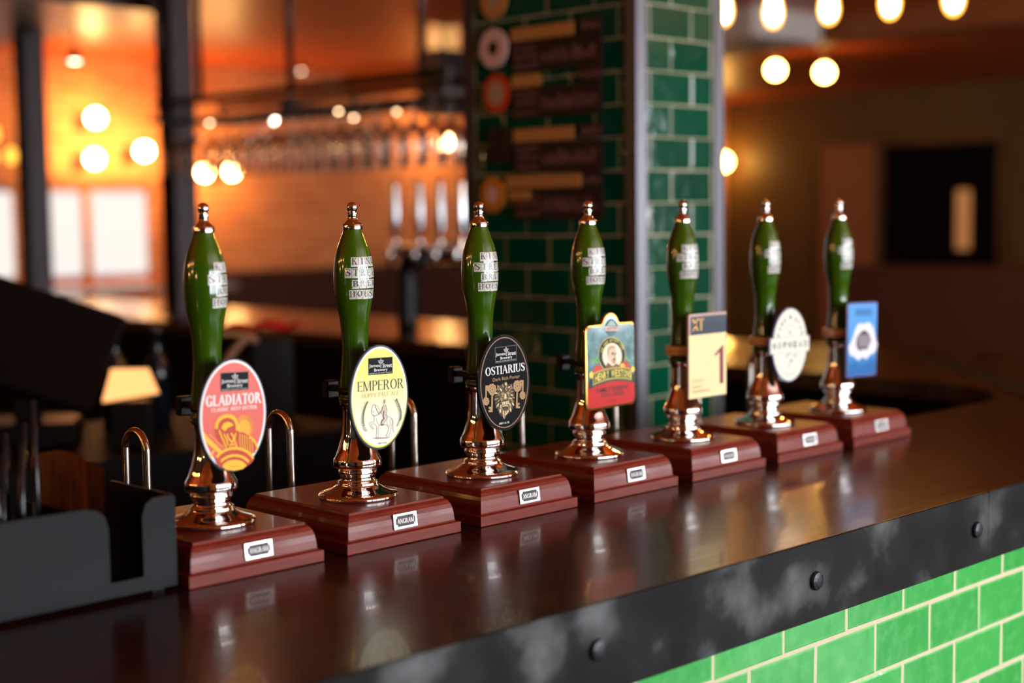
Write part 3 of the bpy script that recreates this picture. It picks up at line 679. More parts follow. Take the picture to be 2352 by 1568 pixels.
def clip_emperor(r):
    a, b = 0.0535, 0.0740
    c = plate(r, oval(a, b), pm('slate_edge', (52, 62, 66)))
    yel = grad_mat('emperor_yellow', [(0.0, (246, 244, 232)), (0.35, (242, 240, 206)), (0.7, (236, 232, 120)), (1, (232, 226, 70))], b)
    p = Print(-TH); ring(p, a, b, 0.0030, 0.0056, grad_mat('emperor_ring', [(0, (226, 220, 60)), (0.4, (232, 228, 140)), (0.6, W_ and (244, 244, 240)), (1, (246, 246, 244))], b), 1); p.raw(oval(a, b, 72, 0.0054), [list(range(72))], yel, 2)
    p.build('label_face', c)
    sh = -0.081; cm = crop_map(450, 778, 390, 702, sh, a, b)
    p = Print(-TH, cm); brewery_panel(p, 298, 620, 248, 472, sh, K_, pm('panel_line2', (120, 116, 90))); p.build('brewery_panel', c)
    p = Print(-TH, cm); v = G(0.125, 0.045, 0.08).text('EMPEROR', -0.01); p.text(v, 155, 770, 680, 546, pm('charcoal', (70, 70, 58)), 4)
    p.text(G(0.1, 0.05, 0.05).text('HOPPY PALE ALE', 0.03), 212, 702, 768, 712, pm('ochre', (214, 158, 66)), 4)
    p.text(sans('ABV 4.4%', 0.01), 420, 540, 1402, 1380, pm('charcoal2', (70, 62, 66)), 4)
    l = p.build('lettering', c); l['label'] = 'grey and ochre lettering EMPEROR HOPPY PALE ALE'
    p = Print(-TH, cm); leaf = pm('leaf_olive', (110, 112, 66)); leaf2 = pm('leaf_pale', (196, 200, 168)); sk = pm('sketch', (150, 132, 118)); skd = pm('sketch_dark', (112, 98, 92)); body = pm('horse_cream', (245, 242, 220))
    def laurel(pts, side):
        q = spline(pts, 4)
        for i, (x, y) in enumerate(q):
            m_ = leaf if i < len(q) * 0.7 else leaf2
            for s_ in (-1, 1):
                ox = s_ * 26; k = 1 - 0.35 * i / len(q)
                p.poly([(x, y + 8), (x + ox * 0.45 - 5, y - 12 * k), (x + ox, y - 30 * k), (x + ox * 0.75 + 5, y - 2)], m_, 4 + 0.12 * (i % 4) + (0.06 if s_ > 0 else 0))
        p.line(pts, 0.0005, leaf, 3)
    laurel([(270, 850), (238, 930), (218, 1020), (216, 1110), (238, 1190), (262, 1225)], -1)
    laurel([(655, 820), (688, 900), (712, 980), (714, 1060), (692, 1130), (672, 1170)], 1)
    horse = [(365, 870), (385, 880), (420, 900), (440, 950), (450, 985), (480, 1010), (530, 1015), (580, 1050), (605, 1080), (610, 1130), (595, 1190), (590, 1240), (565, 1290), (545, 1300), (530, 1290), (560, 1230), (565, 1190), (530, 1150), (480, 1150), (430, 1160), (425, 1220), (430, 1290), (420, 1310), (400, 1310), (405, 1230), (395, 1150), (345, 1130), (335, 1150), (365, 1190), (350, 1195), (318, 1150), (315, 1115), (360, 1105), (375, 1060), (365, 1020), (350, 1010), (335, 985), (340, 930), (355, 890)]
    p.poly(horse, body, 4); p.line(horse + [horse[0]], 0.0006, sk, 5)
    p.line([(600, 1060), (625, 1110), (620, 1190), (630, 1250)], 0.0022, pm('tail', (206, 196, 176)), 5)
    p.line([(385, 880), (400, 930), (430, 990), (445, 1010)], 0.0012, sk, 6)
    p.poly([(480, 940), (490, 890), (505, 868), (525, 875), (538, 930), (535, 1000), (545, 1050), (520, 1120), (490, 1150), (460, 1150), (470, 1100), (490, 1060), (470, 1010), (450, 970)], pm('rider', (206, 194, 172)), 6)
    p.poly([(495, 850), (498, 815), (510, 803), (522, 818), (520, 850), (510, 868)], pm('rider_head', (176, 156, 136)), 7)
    p.line([(485, 900), (465, 965), (390, 1025), (355, 1010)], 0.0007, skd, 7)
    p.line([(500, 960), (490, 1040), (500, 1060), (470, 1100), (465, 1150), (500, 1140)], 0.0018, skd, 7); p.line([(525, 880), (540, 960), (530, 1010), (550, 1060)], 0.0008, sk, 7)
    for q in ([(550, 1040), (535, 1100), (560, 1170)], [(575, 1080), (590, 1130), (570, 1180)], [(400, 1060), (410, 1110), (440, 1150)], [(345, 950), (360, 985), (372, 960)]): p.line(q, 0.0005, sk, 6)
    p.poly([(345, 1322), (420, 1312), (500, 1318), (595, 1310), (560, 1328), (470, 1336), (400, 1338)], pm('ground', (170, 158, 140)), 4)
    p.build('emblem', c); return c, 1.3
def clip_ostiarius(r):
    a, b = 0.0550, 0.0735
    c = plate(r, oval(a, b), pm('black_edge', (24, 24, 28), 0.3))
    gold = pm('antique_gold', (176, 140, 92)); golds = pm('lion_gold', (160, 130, 78)); lite = pm('lion_light', (226, 210, 160)); br = pm('rose_ring', (150, 112, 92)); blk = mat('print_soft_black', (11, 10, 13), 0.6, spec=0.12); dk = pm('lion_dark', (34, 25, 15)); mid = pm('lion_mid', (84, 64, 34))
    p = Print(-TH); p.raw(oval(a, b, 72, 0.0012), [list(range(72))], blk, 1); ring(p, a, b, 0.0042, 0.0058, br, 2); p.build('label_face', c)
    sh = -0.143; cm = crop_map(440, 780, 385, 692, sh, a, b)
    p = Print(-TH, cm); brewery_panel(p, 308, 626, 258, 480, sh, blk, pm('panel_line3', (140, 136, 130))); p.build('brewery_panel', c)
    p = Print(-TH, cm); v = G(0.17, 0.055, 0.08).text('OSTIARIUS', 0.0); p.text(v, 160, 742, 648, 528, W_, 4)
    p.text(sans('Dark Rich Porter', 0.004), 265, 665, 738, 690, gold, 4); p.text(sans('ABV: 6.1%', 0.012), 338, 490, 1374, 1346, W_, 4)
    l = p.build('lettering', c); l['label'] = 'white lettering OSTIARIUS above Dark Rich Porter in gold'
    p = Print(-TH, cm)
    def key(x, y0, y1, bx, by, rx, ry, tooth):
        p.line([(x, y0), (x + (bx - x) * 0.9, y1)], 0.0030, gold, 4, False)
        for k in range(9): p.ell(bx + rx * 0.72 * math.cos(k * 0.698), by + ry * 0.74 * math.sin(k * 0.698), rx * 0.36, ry * 0.34, gold, 4.2 + 0.06 * k, n=14)
        p.ell(bx, by, rx * 0.8, ry * 0.8, gold, 5, n=24)
        for k in range(7): p.ell(bx + rx * 0.55 * math.cos(k * 0.9), by + ry * 0.55 * math.sin(k * 0.9), rx * 0.1, ry * 0.09, dk, 6, n=8)
        p.ell(bx, by, rx * 0.14, ry * 0.12, dk, 6, n=10)
        s_ = tooth; e = 1 if by < y0 else -1
        p.poly([(x, y0), (x + s_ * 50, y0), (x + s_ * 50, y0 - e * 26), (x + s_ * 26, y0 - e * 30), (x + s_ * 26, y0 - e * 44), (x + s_ * 46, y0 - e * 48), (x + s_ * 46, y0 - e * 74), (x, y0 - e * 78)], gold, 5)
    key(238, 1200, 950, 252, 878, 60, 80, -1); key(166, 820, 1000, 158, 1045, 44, 56, 1)
    key(605, 1150, 880, 624, 830, 60, 80, 1); key(712, 745, 920, 700, 965, 42, 56, -1)
    mane = [(330, 815), (360, 825), (395, 800), (430, 770), (455, 768), (480, 800), (520, 800), (548, 785), (552, 830), (575, 880), (582, 940), (570, 1010), (548, 1100), (515, 1130), (505, 1180), (470, 1230), (440, 1290), (412, 1315), (390, 1280), (345, 1240), (330, 1180), (295, 1130), (285, 1060), (278, 1000), (300, 930), (325, 880)]
    p.poly(mane, dk, 4); random.seed(3); lay = 4.4
    def tuft(x0, y0, x1, y1, wd, m_, l_):       # a pointed lock of hair
        dx, dy = x1 - x0, y1 - y0; l = math.hypot(dx, dy) or 1; nx, ny = -dy / l * wd, dx / l * wd; bx_, by_ = x0 + dx * 0.4, y0 + dy * 0.4
        p.poly([(x0, y0), (bx_ + nx, by_ + ny), (x1 + nx * 0.4, y1 + ny * 0.4), (x1 - nx * 0.2, y1 - ny * 0.2), (bx_ - nx, by_ - ny)], m_, l_)
    for r0, r1, n_, wd in ((0.78, 1.06, 26, 13), (0.62, 0.92, 24, 12), (0.52, 0.76, 20, 10)):
        for k in range(n_):
            t0 = 2 * PI * k / n_ + r0; sw_ = 0.16 if math.cos(t0) > 0 else -0.16
            ax, ay = 142, (225 if math.sin(t0) > 0 else 200)
            tuft(430 + ax * r0 * math.cos(t0), 1010 + ay * r0 * math.sin(t0), 430 + ax * r1 * math.cos(t0 + sw_), 1010 + ay * r1 * math.sin(t0 + sw_), wd, (golds, mid, lite, mid, golds, mid)[(k + n_) % 6], lay); lay += 0.03
    for k in range(9):                          # beard
        x = 372 + k * 15; tuft(x, 1170, 412 + (x - 430) * 0.25, 1310 - abs(x - 430) * 0.9, 9, (golds, mid, lite)[k % 3], lay); lay += 0.03
    L0 = lay + 0.3
    for sx, e in ((-1, (345, 850)), (1, (528, 838))):   # ears
        p.poly([(e[0] - 22, e[1] + 34), (e[0] - 10 * (1 - sx), e[1] - 40), (e[0] + 8, e[1] - 22), (e[0] + 24, e[1] + 30)], golds, L0); p.poly([(e[0] - 10, e[1] + 22), (e[0] - 4, e[1] - 14), (e[0] + 10, e[1] + 18)], dk, L0 + 0.2)
    p.ell(452, 800, 20, 30, golds, L0, n=14); p.ell(452, 800, 9, 16, lite, L0 + 0.2, n=10)
    face = [(362, 930), (395, 895), (430, 900), (470, 890), (505, 915), (516, 965), (500, 1040), (488, 1100), (440, 1125), (390, 1110), (368, 1050), (352, 985)]
    p.poly(face, mid, L0 + 0.3)
    for q, m_, d_ in (([(372, 945), (400, 915), (425, 930), (420, 955), (390, 960)], golds, .5), ([(455, 925), (485, 905), (508, 930), (495, 950), (462, 950)], golds, .5),          # brow pads
                      ([(366, 968), (392, 960), (420, 978), (395, 988)], dk, .7), ([(460, 968), (488, 948), (510, 955), (488, 976)], dk, .7),                                      # eye slots
                      ([(358, 1000), (390, 995), (402, 1030), (375, 1050)], golds, .5), ([(482, 985), (510, 985), (500, 1030), (478, 1030)], golds, .5),                           # cheeks
                      ([(424, 935), (452, 932), (466, 1010), (438, 1030), (408, 1014)], golds, .6), ([(430, 945), (446, 944), (452, 1005), (424, 1008)], lite, .8),              # nose bridge
                      ([(406, 1016), (438, 1032), (470, 1010), (458, 1044), (424, 1048)], dk, 1.0),                                                                                # nose
                      ([(378, 1062), (432, 1050), (436, 1092), (392, 1100)], lite, .9), ([(442, 1050), (492, 1040), (488, 1082), (446, 1092)], lite, .9)):                        # muzzle
        p.poly(q, m_, L0 + d_)
    p.ell(394, 974, 9, 6, lite, L0 + 1.0, n=10); p.ell(488, 962, 9, 6, lite, L0 + 1.0, n=10)
    p.ell(432, 1140, 56, 52, golds, L0 + 1.2, n=22); p.ell(432, 1142, 46, 42, dk, L0 + 1.4, n=22)                                                                             # open mouth
    p.line([(394, 1122), (432, 1112), (470, 1116)], 0.0014, lite, L0 + 1.6); p.ell(430, 1160, 24, 14, mid, L0 + 1.6, n=14)
    for q in ([(385, 1070), (420, 1066)], [(385, 1082), (418, 1080)], [(455, 1060), (486, 1054)], [(455, 1072), (484, 1068)]): p.line(q, 0.0005, dk, L0 + 1.8, False)
    p.build('emblem', c); return c, -1.1
def rrect(hw, hh, r, n=6):
    o = []
    for cx, cz, a0 in ((hw - r, -hh + r, -90), (hw - r, hh - r, 0), (-hw + r, hh - r, 90), (-hw + r, -hh + r, 180)):
        for k in range(n + 1): a = math.radians(a0 + 90 * k / n); o.append((cx + r * math.cos(a), cz + r * math.sin(a)))
    return o
def clip_cider(r):
    hw, hh = 0.0610, 0.0690
    def outline(d):
        q = rrect(hw - d, hh - d, 0.011 - d * 0.5); out = []
        for x, z in q[:14]: out.append((x, z))
        rb = 0.0205 - d
        out += [(0.0235 - d * 0.4, hh - d), (rb, hh + 0.002 - d * 0.6)] + [(rb * math.cos(math.radians(t)), hh - 0.004 + (rb + 0.001) * math.sin(math.radians(t))) for t in range(20, 161, 14)] + [(-rb, hh + 0.002 - d * 0.6), (-0.0235 + d * 0.4, hh - d)]
        return out + q[14:]
    c = plate(r, outline(0), mat('gilt_edge', (196, 142, 70), 0.22, 0.85))
    tl = noise_mat('cider_teal', [(0.35, (58, 98, 104)), (0.6, (96, 140, 142)), (0.8, (150, 182, 180))], 60.0, 0.3, coat=0.8); red = pm('cider_red', (196, 34, 30), 0.25); yl = pm('label_yellow', (240, 214, 90)); dg = pm('bottle_green', (18, 62, 54), 0.3); crm = pm('portrait_cream', (236, 224, 200)); tan = pm('portrait_tan', (196, 160, 118)); brn = pm('portrait_brown', (122, 86, 52)); kk = pm('dark_teal', (20, 40, 44), 0.3)
    p = Print(-TH); o = outline(0.0038); p.raw(o, [list(range(len(o)))], tl, 1)
    lo = [q for q in rrect(hw - 0.0038, hh - 0.0038, 0.009)]
    p.raw([(x, min(z, -0.026)) for x, z in lo], [list(range(len(lo)))], red, 2); p.build('label_face', c)
    cm = crop_map(490, 860, 385, 640, -0.126, hw, hh)
    p = Print(-TH, cm)
    p.poly([(395, 262), (430, 200), (460, 165), (500, 152), (540, 168), (575, 210), (600, 262)], dg, 3); p.poly([(430, 258), (470, 190), (500, 175), (535, 192), (570, 258)], pm('apple_green', (150, 186, 170)), 4)
    p.poly([(400, 338), (596, 330), (596, 262), (400, 274)], pm('ribbon', (226, 196, 178)), 5); p.text(sans('WESTONS', 0.02), 420, 580, 318, 276, pm('maroon', (150, 40, 40)), 6)
    p.ell(490, 345, 72, 55, kk, 2, n=24); p.ell(490, 345, 66, 49, pm('roundel', (84, 118, 122)), 3, n=24)
    p.ell(502, 700, 210, 270, yl, 3); p.ell(502, 700, 203, 262, kk, 4); p.ell(502, 715, 152, 200, yl, 5); p.ell(502, 716, 146, 194, crm, 6)
    # portrait: coat, face, hair, beard
    p.poly([(365, 915), (400, 870), (435, 815), (500, 870), (555, 830), (620, 860), (645, 905), (560, 915), (470, 920)], brn, 7)
    p.poly([(440, 812), (500, 868), (540, 850), (520, 820)], crm, 8)
    p.poly([(432, 720), (430, 640), (450, 590), (500, 570), (545, 590), (560, 650), (556, 740), (545, 800), (510, 830), (475, 800), (445, 760)], pm('face', (222, 196, 164)), 8)
    p.poly([(425, 690), (428, 610), (455, 570), (500, 555), (545, 575), (540, 600), (490, 600), (455, 620), (445, 690)], tan, 9)
    p.poly([(485, 795), (505, 768), (548, 762), (556, 800), (530, 838), (500, 830)], tan, 9)
    for q, wd in (([(490, 690), (505, 683), (520, 690)], .0026), ([(532, 688), (545, 680), (556, 686)], .0026), ([(530, 700), (538, 740), (524, 748)], .0010), ([(505, 770), (530, 762), (552, 770)], .0022), ([(490, 668), (520, 662)], .0012)): p.line(q, wd, brn, 10)
    for x, y, rr, m_ in ((285, 910, 62, pm('apple_red', (206, 74, 62))), (700, 850, 58, pm('apple_red2', (206, 60, 54))), (660, 865, 40, pm('apple_yel', (232, 190, 80))), (740, 880, 44, M['print_apple_red']), (250, 950, 40, M['print_apple_red'])): p.ell(x, y, rr, rr, m_, 4.1 + 0.003 * (x % 97), n=20)
    for q in ([(190, 810), (240, 790), (290, 830)], [(730, 720), (745, 770), (790, 790)], [(250, 780), (290, 740), (300, 800)]): p.line(q, 0.004, pm('leaf_green', (110, 176, 96)), 3.4 + 0.002 * (q[0][0] % 90))
    p.build('emblem', c)
    # arched name banner
    p = Print(-TH, cm)
    def arch(x, dy): return (x, 925 + dy + 0.00062 * (x - 500) ** 2 + (-0.126) * (x - 500))
    xs = [160 + i * 42.5 for i in range(17)]
    def bandp(x0, x1, t, bt_, m_, lay):
        q = [x0 + (x1 - x0) * i / 16 for i in range(17)]
        p.poly([arch(x, bt_) for x in q] + [arch(x, t) for x in q[::-1]], m_, lay)
    bandp(150, 850, 40, 170, dg, 7); bandp(200, 800, -36, 142, yl, 8); bandp(204, 796, -28, 134, dg, 9); bandp(208, 792, -20, 126, yl, 10); bandp(212, 788, -13, 119, dg, 11)
    p.ell(180, 1000, 34, 50, yl, 9, n=20); p.ell(820, 915, 30, 46, yl, 9, n=20)
    txt = 'HENRY WESTONS'; x = 232; wds = {'I': 20, ' ': 22, 'W': 58}
    for ch in txt:
        wd = wds.get(ch, 38)
        if ch != ' ':
            v, f = sans(ch, 0.025); xx = x + wd / 2; pa = cm(*arch(xx - wd / 2, 108)); pb = cm(*arch(xx + wd / 2, 108)); pc = cm(*arch(xx, 0)); pd = cm(*arch(xx, 108))
            vv = fit(v, 0, 1, 0, 1); hgt = pc[1] - pd[1]
            p.raw([(pa[0] + (pb[0] - pa[0]) * u, pa[1] + (pb[1] - pa[1]) * u + hgt * t) for u, t in vv], f, yl, 12)
        x += wd + 5.4
    p.text(sans('FAMILY RESERVE', 0.01), 262, 742, 1246, 1180, kk, 4); p.text(sans('STILL CIDER', 0.01), 328, 682, 1325, 1265, kk, 4); p.text(sans('ALC 5.0% VOL'), 440, 580, 1402, 1376, kk, 4)
    l = p.build('lettering', c); l['label'] = 'arched yellow lettering HENRY WESTONS over FAMILY RESERVE STILL CIDER'
    p = Print(-TH); p.arctext('OAK AGED ARTISAN CIDER', 0.0019, 0.0172, 0.0282, 0.0243, 165, 15, 0.0046, yl, 0.015, 0.55, 7)
    p.build('arched_lettering', c); return c, -0.4
def clip_xt(r):
    hw, hh = 0.0530, 0.0735
    c = plate(r, rrect(hw, hh, 0.0015, 3), pm('pink_grey_edge', (196, 160, 150)))
    cr = pm('cream_yellow', (244, 222, 164)); nv = pm('slate_navy', (50, 62, 76)); mr = pm('wine', (134, 56, 66)); am = pm('amber_letters', (226, 172, 84))
    p = Print(-TH); p.raw(rrect(hw - 0.0006, hh - 0.0006, 0.001, 2), [list(range(12))], cr, 1)
    p.rect(-hw + 0.0046, 0.0372, hw - 0.0006, hh - 0.0042, nv, 2); p.rect(-hw, 0.0372, -hw + 0.0046, hh, M['print_pink_grey_edge'], 2); p.rect(-hw, hh - 0.0042, hw - 0.0004, hh, M['print_pink_grey_edge'], 3); p.build('label_face', c)
    p = Print(-TH); 
    p.raw([(-0.0435, 0.0445), (-0.0395, 0.0445), (-0.0285, 0.0650), (-0.0320, 0.0650)], [[0, 1, 2, 3]], am, 4); p.raw([(-0.0315, 0.0445), (-0.0265, 0.0445), (-0.0395, 0.0650), (-0.0445, 0.0650)], [[0, 1, 2, 3]], am, 4)
    p.rect(-0.0215, 0.0445, -0.0170, 0.0650, am, 4); p.rect(-0.0290, 0.0625, -0.0105, 0.0650, am, 4)
    p.raw([(0.0335, -0.0530), (0.0440, -0.0530), (0.0435, 0.0130), (0.0425, 0.0152), (0.0180, -0.0005), (0.0205, -0.0035), (0.0330, 0.0035)], [[0, 1, 2, 6], [2, 3, 4, 5, 6]], mr, 4)
    gy = pm('faint_grey', (206, 186, 140)); p.raw(*[(fit(sans('BLONDE')[0], -0.0430, -0.0130, -0.0455, -0.0400)), sans('BLONDE')[1]], gy, 4)
    for z, w1 in ((-0.0550, -0.0180), (-0.0630, 0.0030)):
        x = -0.043
        while x < w1: p.rect(x, z, x + 0.0012, z + 0.0035, gy, 4); x += 0.0021
    l = p.build('lettering', c); l['label'] = 'amber letters XT and a wine red numeral 1'; return c, 0.0
def clip_hophead(r):
    a, b = 0.0560, 0.0695
    hwb, hb_ = 0.0640, 0.0150
    aa = math.asin(hb_ / b); pts = []
    def ov(t): return (a * math.cos(t), b * math.sin(t))
    n = 26
    pts += [ov(PI + aa + (PI - 2 * aa) * i / n) for i in range(n + 1)] + [(hwb, -hb_), (hwb, hb_)]
    pts += [ov(aa + (PI - 2 * aa) * i / n) for i in range(n + 1)] + [(-hwb, hb_), (-hwb, -hb_)]
    c = plate(r, pts, pm('blue_edge', (70, 84, 120)))
    cr = pm('ivory', (236, 230, 212)); tl = pm('teal_letters', (8, 70, 64)); pale = pm('pale_teal', (112, 156, 142)); sk = pm('grey_sketch', (120, 132, 138))
    p = Print(-TH); sc = [(x * 0.955, z * 0.965) for x, z in pts]; p.raw(sc, [list(range(len(sc)))], cr, 1); p.build('label_face', c)
    p = Print(-TH); p.rect(-hwb + 0.003, hb_ - 0.001, hwb - 0.003, hb_ - 0.0003, tl, 2); p.rect(-hwb + 0.003, -hb_ + 0.0003, hwb - 0.003, -hb_ + 0.001, tl, 2)
    for i, ch in enumerate('HOPHEAD'):
        v, f = sans(ch, 0.035); x = -0.0495 + i * 0.0165; p.raw(fit(v, x - 0.0046, x + 0.0046, -0.0066, 0.0066), f, tl, 2)
    p.arctext('DARK', 0, 0.004, 0.0400, 0.0475, 168, 108, 0.0095, tl, 0.02, 0.72, 2); p.arctext('STAR', 0, 0.004, 0.0400, 0.0475, 72, 12, 0.0095, tl, 0.02, 0.72, 2)
    st = [((0.0055 if k % 2 == 0 else 0.0023) * math.sin(k * PI / 5), 0.0515 + (0.0065 if k % 2 == 0 else 0.0027) * math.cos(k * PI / 5)) for k in range(10)]; p.raw(st, [list(range(10))], tl, 2)
    l = p.build('lettering', c); l['label'] = 'teal lettering DARK STAR and HOPHEAD'
    p = Print(-TH)
    for k in range(15):
        t = math.radians(30 + k * 120 / 14); p.line([(0.026 * math.cos(t), 0.008 + 0.0275 * math.sin(t)), (0.026 * math.cos(t), 0.0115 + 0.0275 * math.sin(t))], 0.0016, pale, 2, False)
    p.line([(-0.003, 0.019), (-0.004, 0.029)], 0.0030, pale, 2, False); p.line([(0.003, 0.018), (0.004, 0.025)], 0.0022, pale, 2, False)
    random.seed(5)
    for k in range(14):
        x, z = random.uniform(-0.016, 0.018), random.uniform(-0.030, -0.018); p.line([(x, z), (x + 0.004, z + random.uniform(-0.003, 0.004))], 0.0022, sk, 2 + 0.06 * k, False)
    p.line([(0.004, -0.028), (-0.002, -0.036), (-0.006, -0.044)], 0.0024, sk, 2)
    for k in range(19):
        t = math.radians(200 + k * 140 / 18)
        if k in (5, 13): continue
        p.line([(0.042 * math.cos(t), -0.004 + 0.0490 * math.sin(t)), (0.042 * math.cos(t), -0.0085 + 0.0490 * math.sin(t))], 0.0020, pale, 2, False)
    p.build('emblem', c); return c, 0.8
def clip_blue(r):
    hw, hh = 0.0530, 0.0730
    c = plate(r, rrect(hw, hh, 0.0025, 3), pm('violet_blue_edge', (104, 112, 170)))
    sky = grad_mat('clip_sky', [(0.0, (20, 104, 168)), (0.2, (28, 116, 180)), (0.34, (60, 146, 214)), (1, (74, 156, 226))], hh); ink = pm('deep_blue', (30, 98, 150)); blk = pm('jet', (18, 18, 20)); wht = pm('snow', (236, 232, 236)); gr = pm('stroke_grey', (186, 176, 184))
    p = Print(-TH); p.raw(rrect(hw - 0.003, hh - 0.003, 0.002, 2), [list(range(12))], sky, 1); p.build('label_face', c)
    p = Print(-TH); cm = crop_map(370, 760, 255, 640, -0.05, hw, hh); p.mp = cm
    p.poly([(325, 475), (375, 500), (460, 462), (500, 480), (560, 575), (590, 720), (630, 850), (610, 960), (560, 1010), (510, 1020), (450, 1098), (425, 1095), (375, 1050), (320, 1112), (285, 1105), (240, 1050), (165, 1020), (130, 890), (190, 770), (240, 600), (275, 510)], wht, 3)
    p.poly([(395, 588), (470, 640), (500, 680), (525, 790), (490, 870), (450, 945), (385, 930), (320, 962), (290, 930), (255, 860), (265, 720), (310, 650)], blk, 4)
    for k in range(8): x = 292 + k * 27; p.poly([(x, 900), (x + 13, 900), (x + 13, 668), (x, 672)], gr, 5)
    for k in range(12): x = 240 + k * 25; p.poly([(x, 350), (x + 13, 350), (x + 13, 222), (x, 224)], ink, 3)
    p.poly([(145, 1365), (590, 1340), (590, 1120), (540, 1110), (500, 1150), (430, 1165), (370, 1210), (300, 1190), (250, 1160), (150, 1190)], pm('blue_hills', (16, 100, 164)), 2)
    p.build('emblem', c); return c, 1.4

SP = 0.24573
pumps = [
    (clip_gladiator, 'hand pump with red oval GLADIATOR clip, nearest the black caddy', 38.5, 0.0022, 0.0975),
    (clip_emperor, 'hand pump with yellow oval EMPEROR clip and a rearing horse', 0.0, 0.0, 0.0975),
    (clip_ostiarius, 'hand pump with black oval OSTIARIUS clip and lion head', 4.0, -0.001, 0.0965),
    (clip_cider, 'hand pump with red and teal HENRY WESTONS cider clip', -1.5, -0.004, 0.1030),
    (clip_xt, 'hand pump with cream and navy rectangular XT 1 clip', -7.6, 0.004, 0.1010),
    (clip_hophead, 'hand pump with ivory banded oval HOPHEAD clip', 9.0, 0.005, 0.1015),
    (clip_blue, 'hand pump with bright blue rectangular clip, farthest along the bar', 6.5, 0.005, 0.0946),
]
roots = [rproto] + [copy_tree(rproto) for _ in pumps[1:]]
for i, (fn, label, hrot, cxo, czo) in enumerate(pumps):
    r = roots[i]
    r.location = ((i - 1) * SP, 0, B + 0.0002)
    tag(r, label, 'beer pump', 'seven hand pumps in a row on the bar')
    for ch in r.children:
        if ch.name.startswith('handle'): ch.rotation_euler.z = math.radians(hrot)
    c, rot = fn(r)
    c.location = (cxo, -0.0485 + 0.0, BH + czo + 0.0502); c.rotation_euler.y = math.radians(rot)
    # bracket: strap round the handle foot, stub to the clip, tab behind
    if i < 4:
        s_ = MB().lathe([(0.0228, 0.149), (0.0240, 0.1492), (0.0240, 0.158), (0.0228, 0.1582)], 32, cap=False).build('strap', m_blackp, r, (0, 0, BH))
        MB().box(-0.006, 0.006, 0.0232, 0.0525, 0.149, 0.158, bev=0.001).build('bracket_arm', m_blackp, r, (0, 0, BH))
        MB().box(-0.011, 0.011, 0.052, 0.066, 0.138, 0.164, bev=0.002).build('bracket_tab', m_blackp, r, (0, 0, BH))
        MB().box(-0.007, 0.007, -0.0480, -0.0232, 0.149, 0.158, bev=0.001).build('clip_bracket', m_blackp, r, (0, 0, BH))
    else:
        s_ = MB().lathe([(0.0233, 0.1495), (0.0300, 0.1497), (0.0303, 0.1505), (0.0303, 0.1642), (0.0300, 0.165), (0.0233, 0.1652)], 40, cap=False).build('strap', mat('cream_plastic', (246, 222, 204), 0.3), r, (0, 0, BH))
        t_ = MB().box(-0.008, 0.008, -0.0480, -0.0295, 0.150, 0.1645, bev=0.001).build('clip_bracket', M['cream_plastic'], r, (0, 0, BH))

# ------------------------------------------------------------------ caddy with straws and napkins
cd = thing('bar_caddy', 'black plastic bar caddy with a cut-out front beside the first pump', 'caddy', (-0.514, -0.091, B + 0.0003))
fx0, fx1 = -0.20, 0.157
front = [(fx0, 0.006), (fx1, 0.006), (fx1, 0.116), (0.148, 0.118), (0.126, 0.1175), (0.116, 0.112), (0.111, 0.098), (0.111, 0.024), (0.066, 0.024), (0.066, 0.090), (0.062, 0.104), (0.052, 0.113), (0.036, 0.117), (fx0, 0.118)]
MB().prism_y(front, 0, 0.004).build('front_panel', m_rubber, cd)
for nm, bx_ in (('tray_floor', (fx0, fx1, 0.0042, 0.15, 0.006, 0.010)), ('rear_panel', (fx0, fx1, 0.1502, 0.154, 0.006, 0.09)), ('side_panel', (fx1 - 0.004, fx1, 0.0042, 0.15, 0.0102, 0.118)), ('side_panel', (fx0, fx0 + 0.004, 0.0042, 0.15, 0.0102, 0.118)), ('divider', (0.028, 0.031, 0.0042, 0.15, 0.0102, 0.112)), ('divider', (-0.075, -0.072, 0.0042, 0.15, 0.0102, 0.112))):
    MB().box(*bx_).build(nm, m_rubber, cd)
for x in (fx0 + 0.02, fx1 - 0.02):
    for y in (0.02, 0.135): MB().box(x - 0.008, x + 0.008, y - 0.008, y + 0.008, 0, 0.0059).build('foot', m_rubber, cd)
# napkins standing in the caddy
nap = noise_mat('brown_napkin_paper', [(0.3, (112, 66, 30)), (0.7, (134, 82, 40))], 40, 0.8)
napb = mat('black_napkin_paper', (26, 24, 24), 0.8)
def napkin(x, y0, y1, z0, zt, m, label, wav, i):
    b = MB(); vs = []; fs = []; n = 10; k = 6
    for s_ in (0, 1):
        for j in range(k + 1):
            for q in range(n + 1):
                u = q / n; v = j / k
                zz = z0 + (zt + 0.016 * math.sin(u * 2.6 + wav)) * v
                vs.append((x + s_ * 0.0022 + 0.005 * v * v * math.sin(u * 4 + wav), y0 + (y1 - y0) * u, zz))
        o = s_ * (n + 1) * (k + 1)
        for j in range(k):
            for q in range(n): a_ = o + j * (n + 1) + q; f = [a_, a_ + 1, a_ + n + 2, a_ + n + 1]; fs.append(f if s_ else f[::-1])
    b.add(vs, fs, 0, True)
    o = b.build('napkin', m, None, (-0.514, -0.091, B)); return tag(o, label, 'napkin', 'napkins in the bar caddy')
napkin(0.046, 0.012, 0.140, 0.0115, 0.150, nap, 'brown paper napkin standing out of the black caddy, tallest of the bunch', 0.4, 0)
napkin(0.064, 0.012, 0.138, 0.0115, 0.136, nap, 'brown paper napkin in the caddy right behind the tallest one', 0.9, 1)
for i in range(3):
    napkin(0.085 + i * 0.0185, 0.010, 0.140, 0.0115, 0.104 - 0.003 * i, napb, 'black paper napkin packed in the right slot of the caddy', 0.3 * i, i)
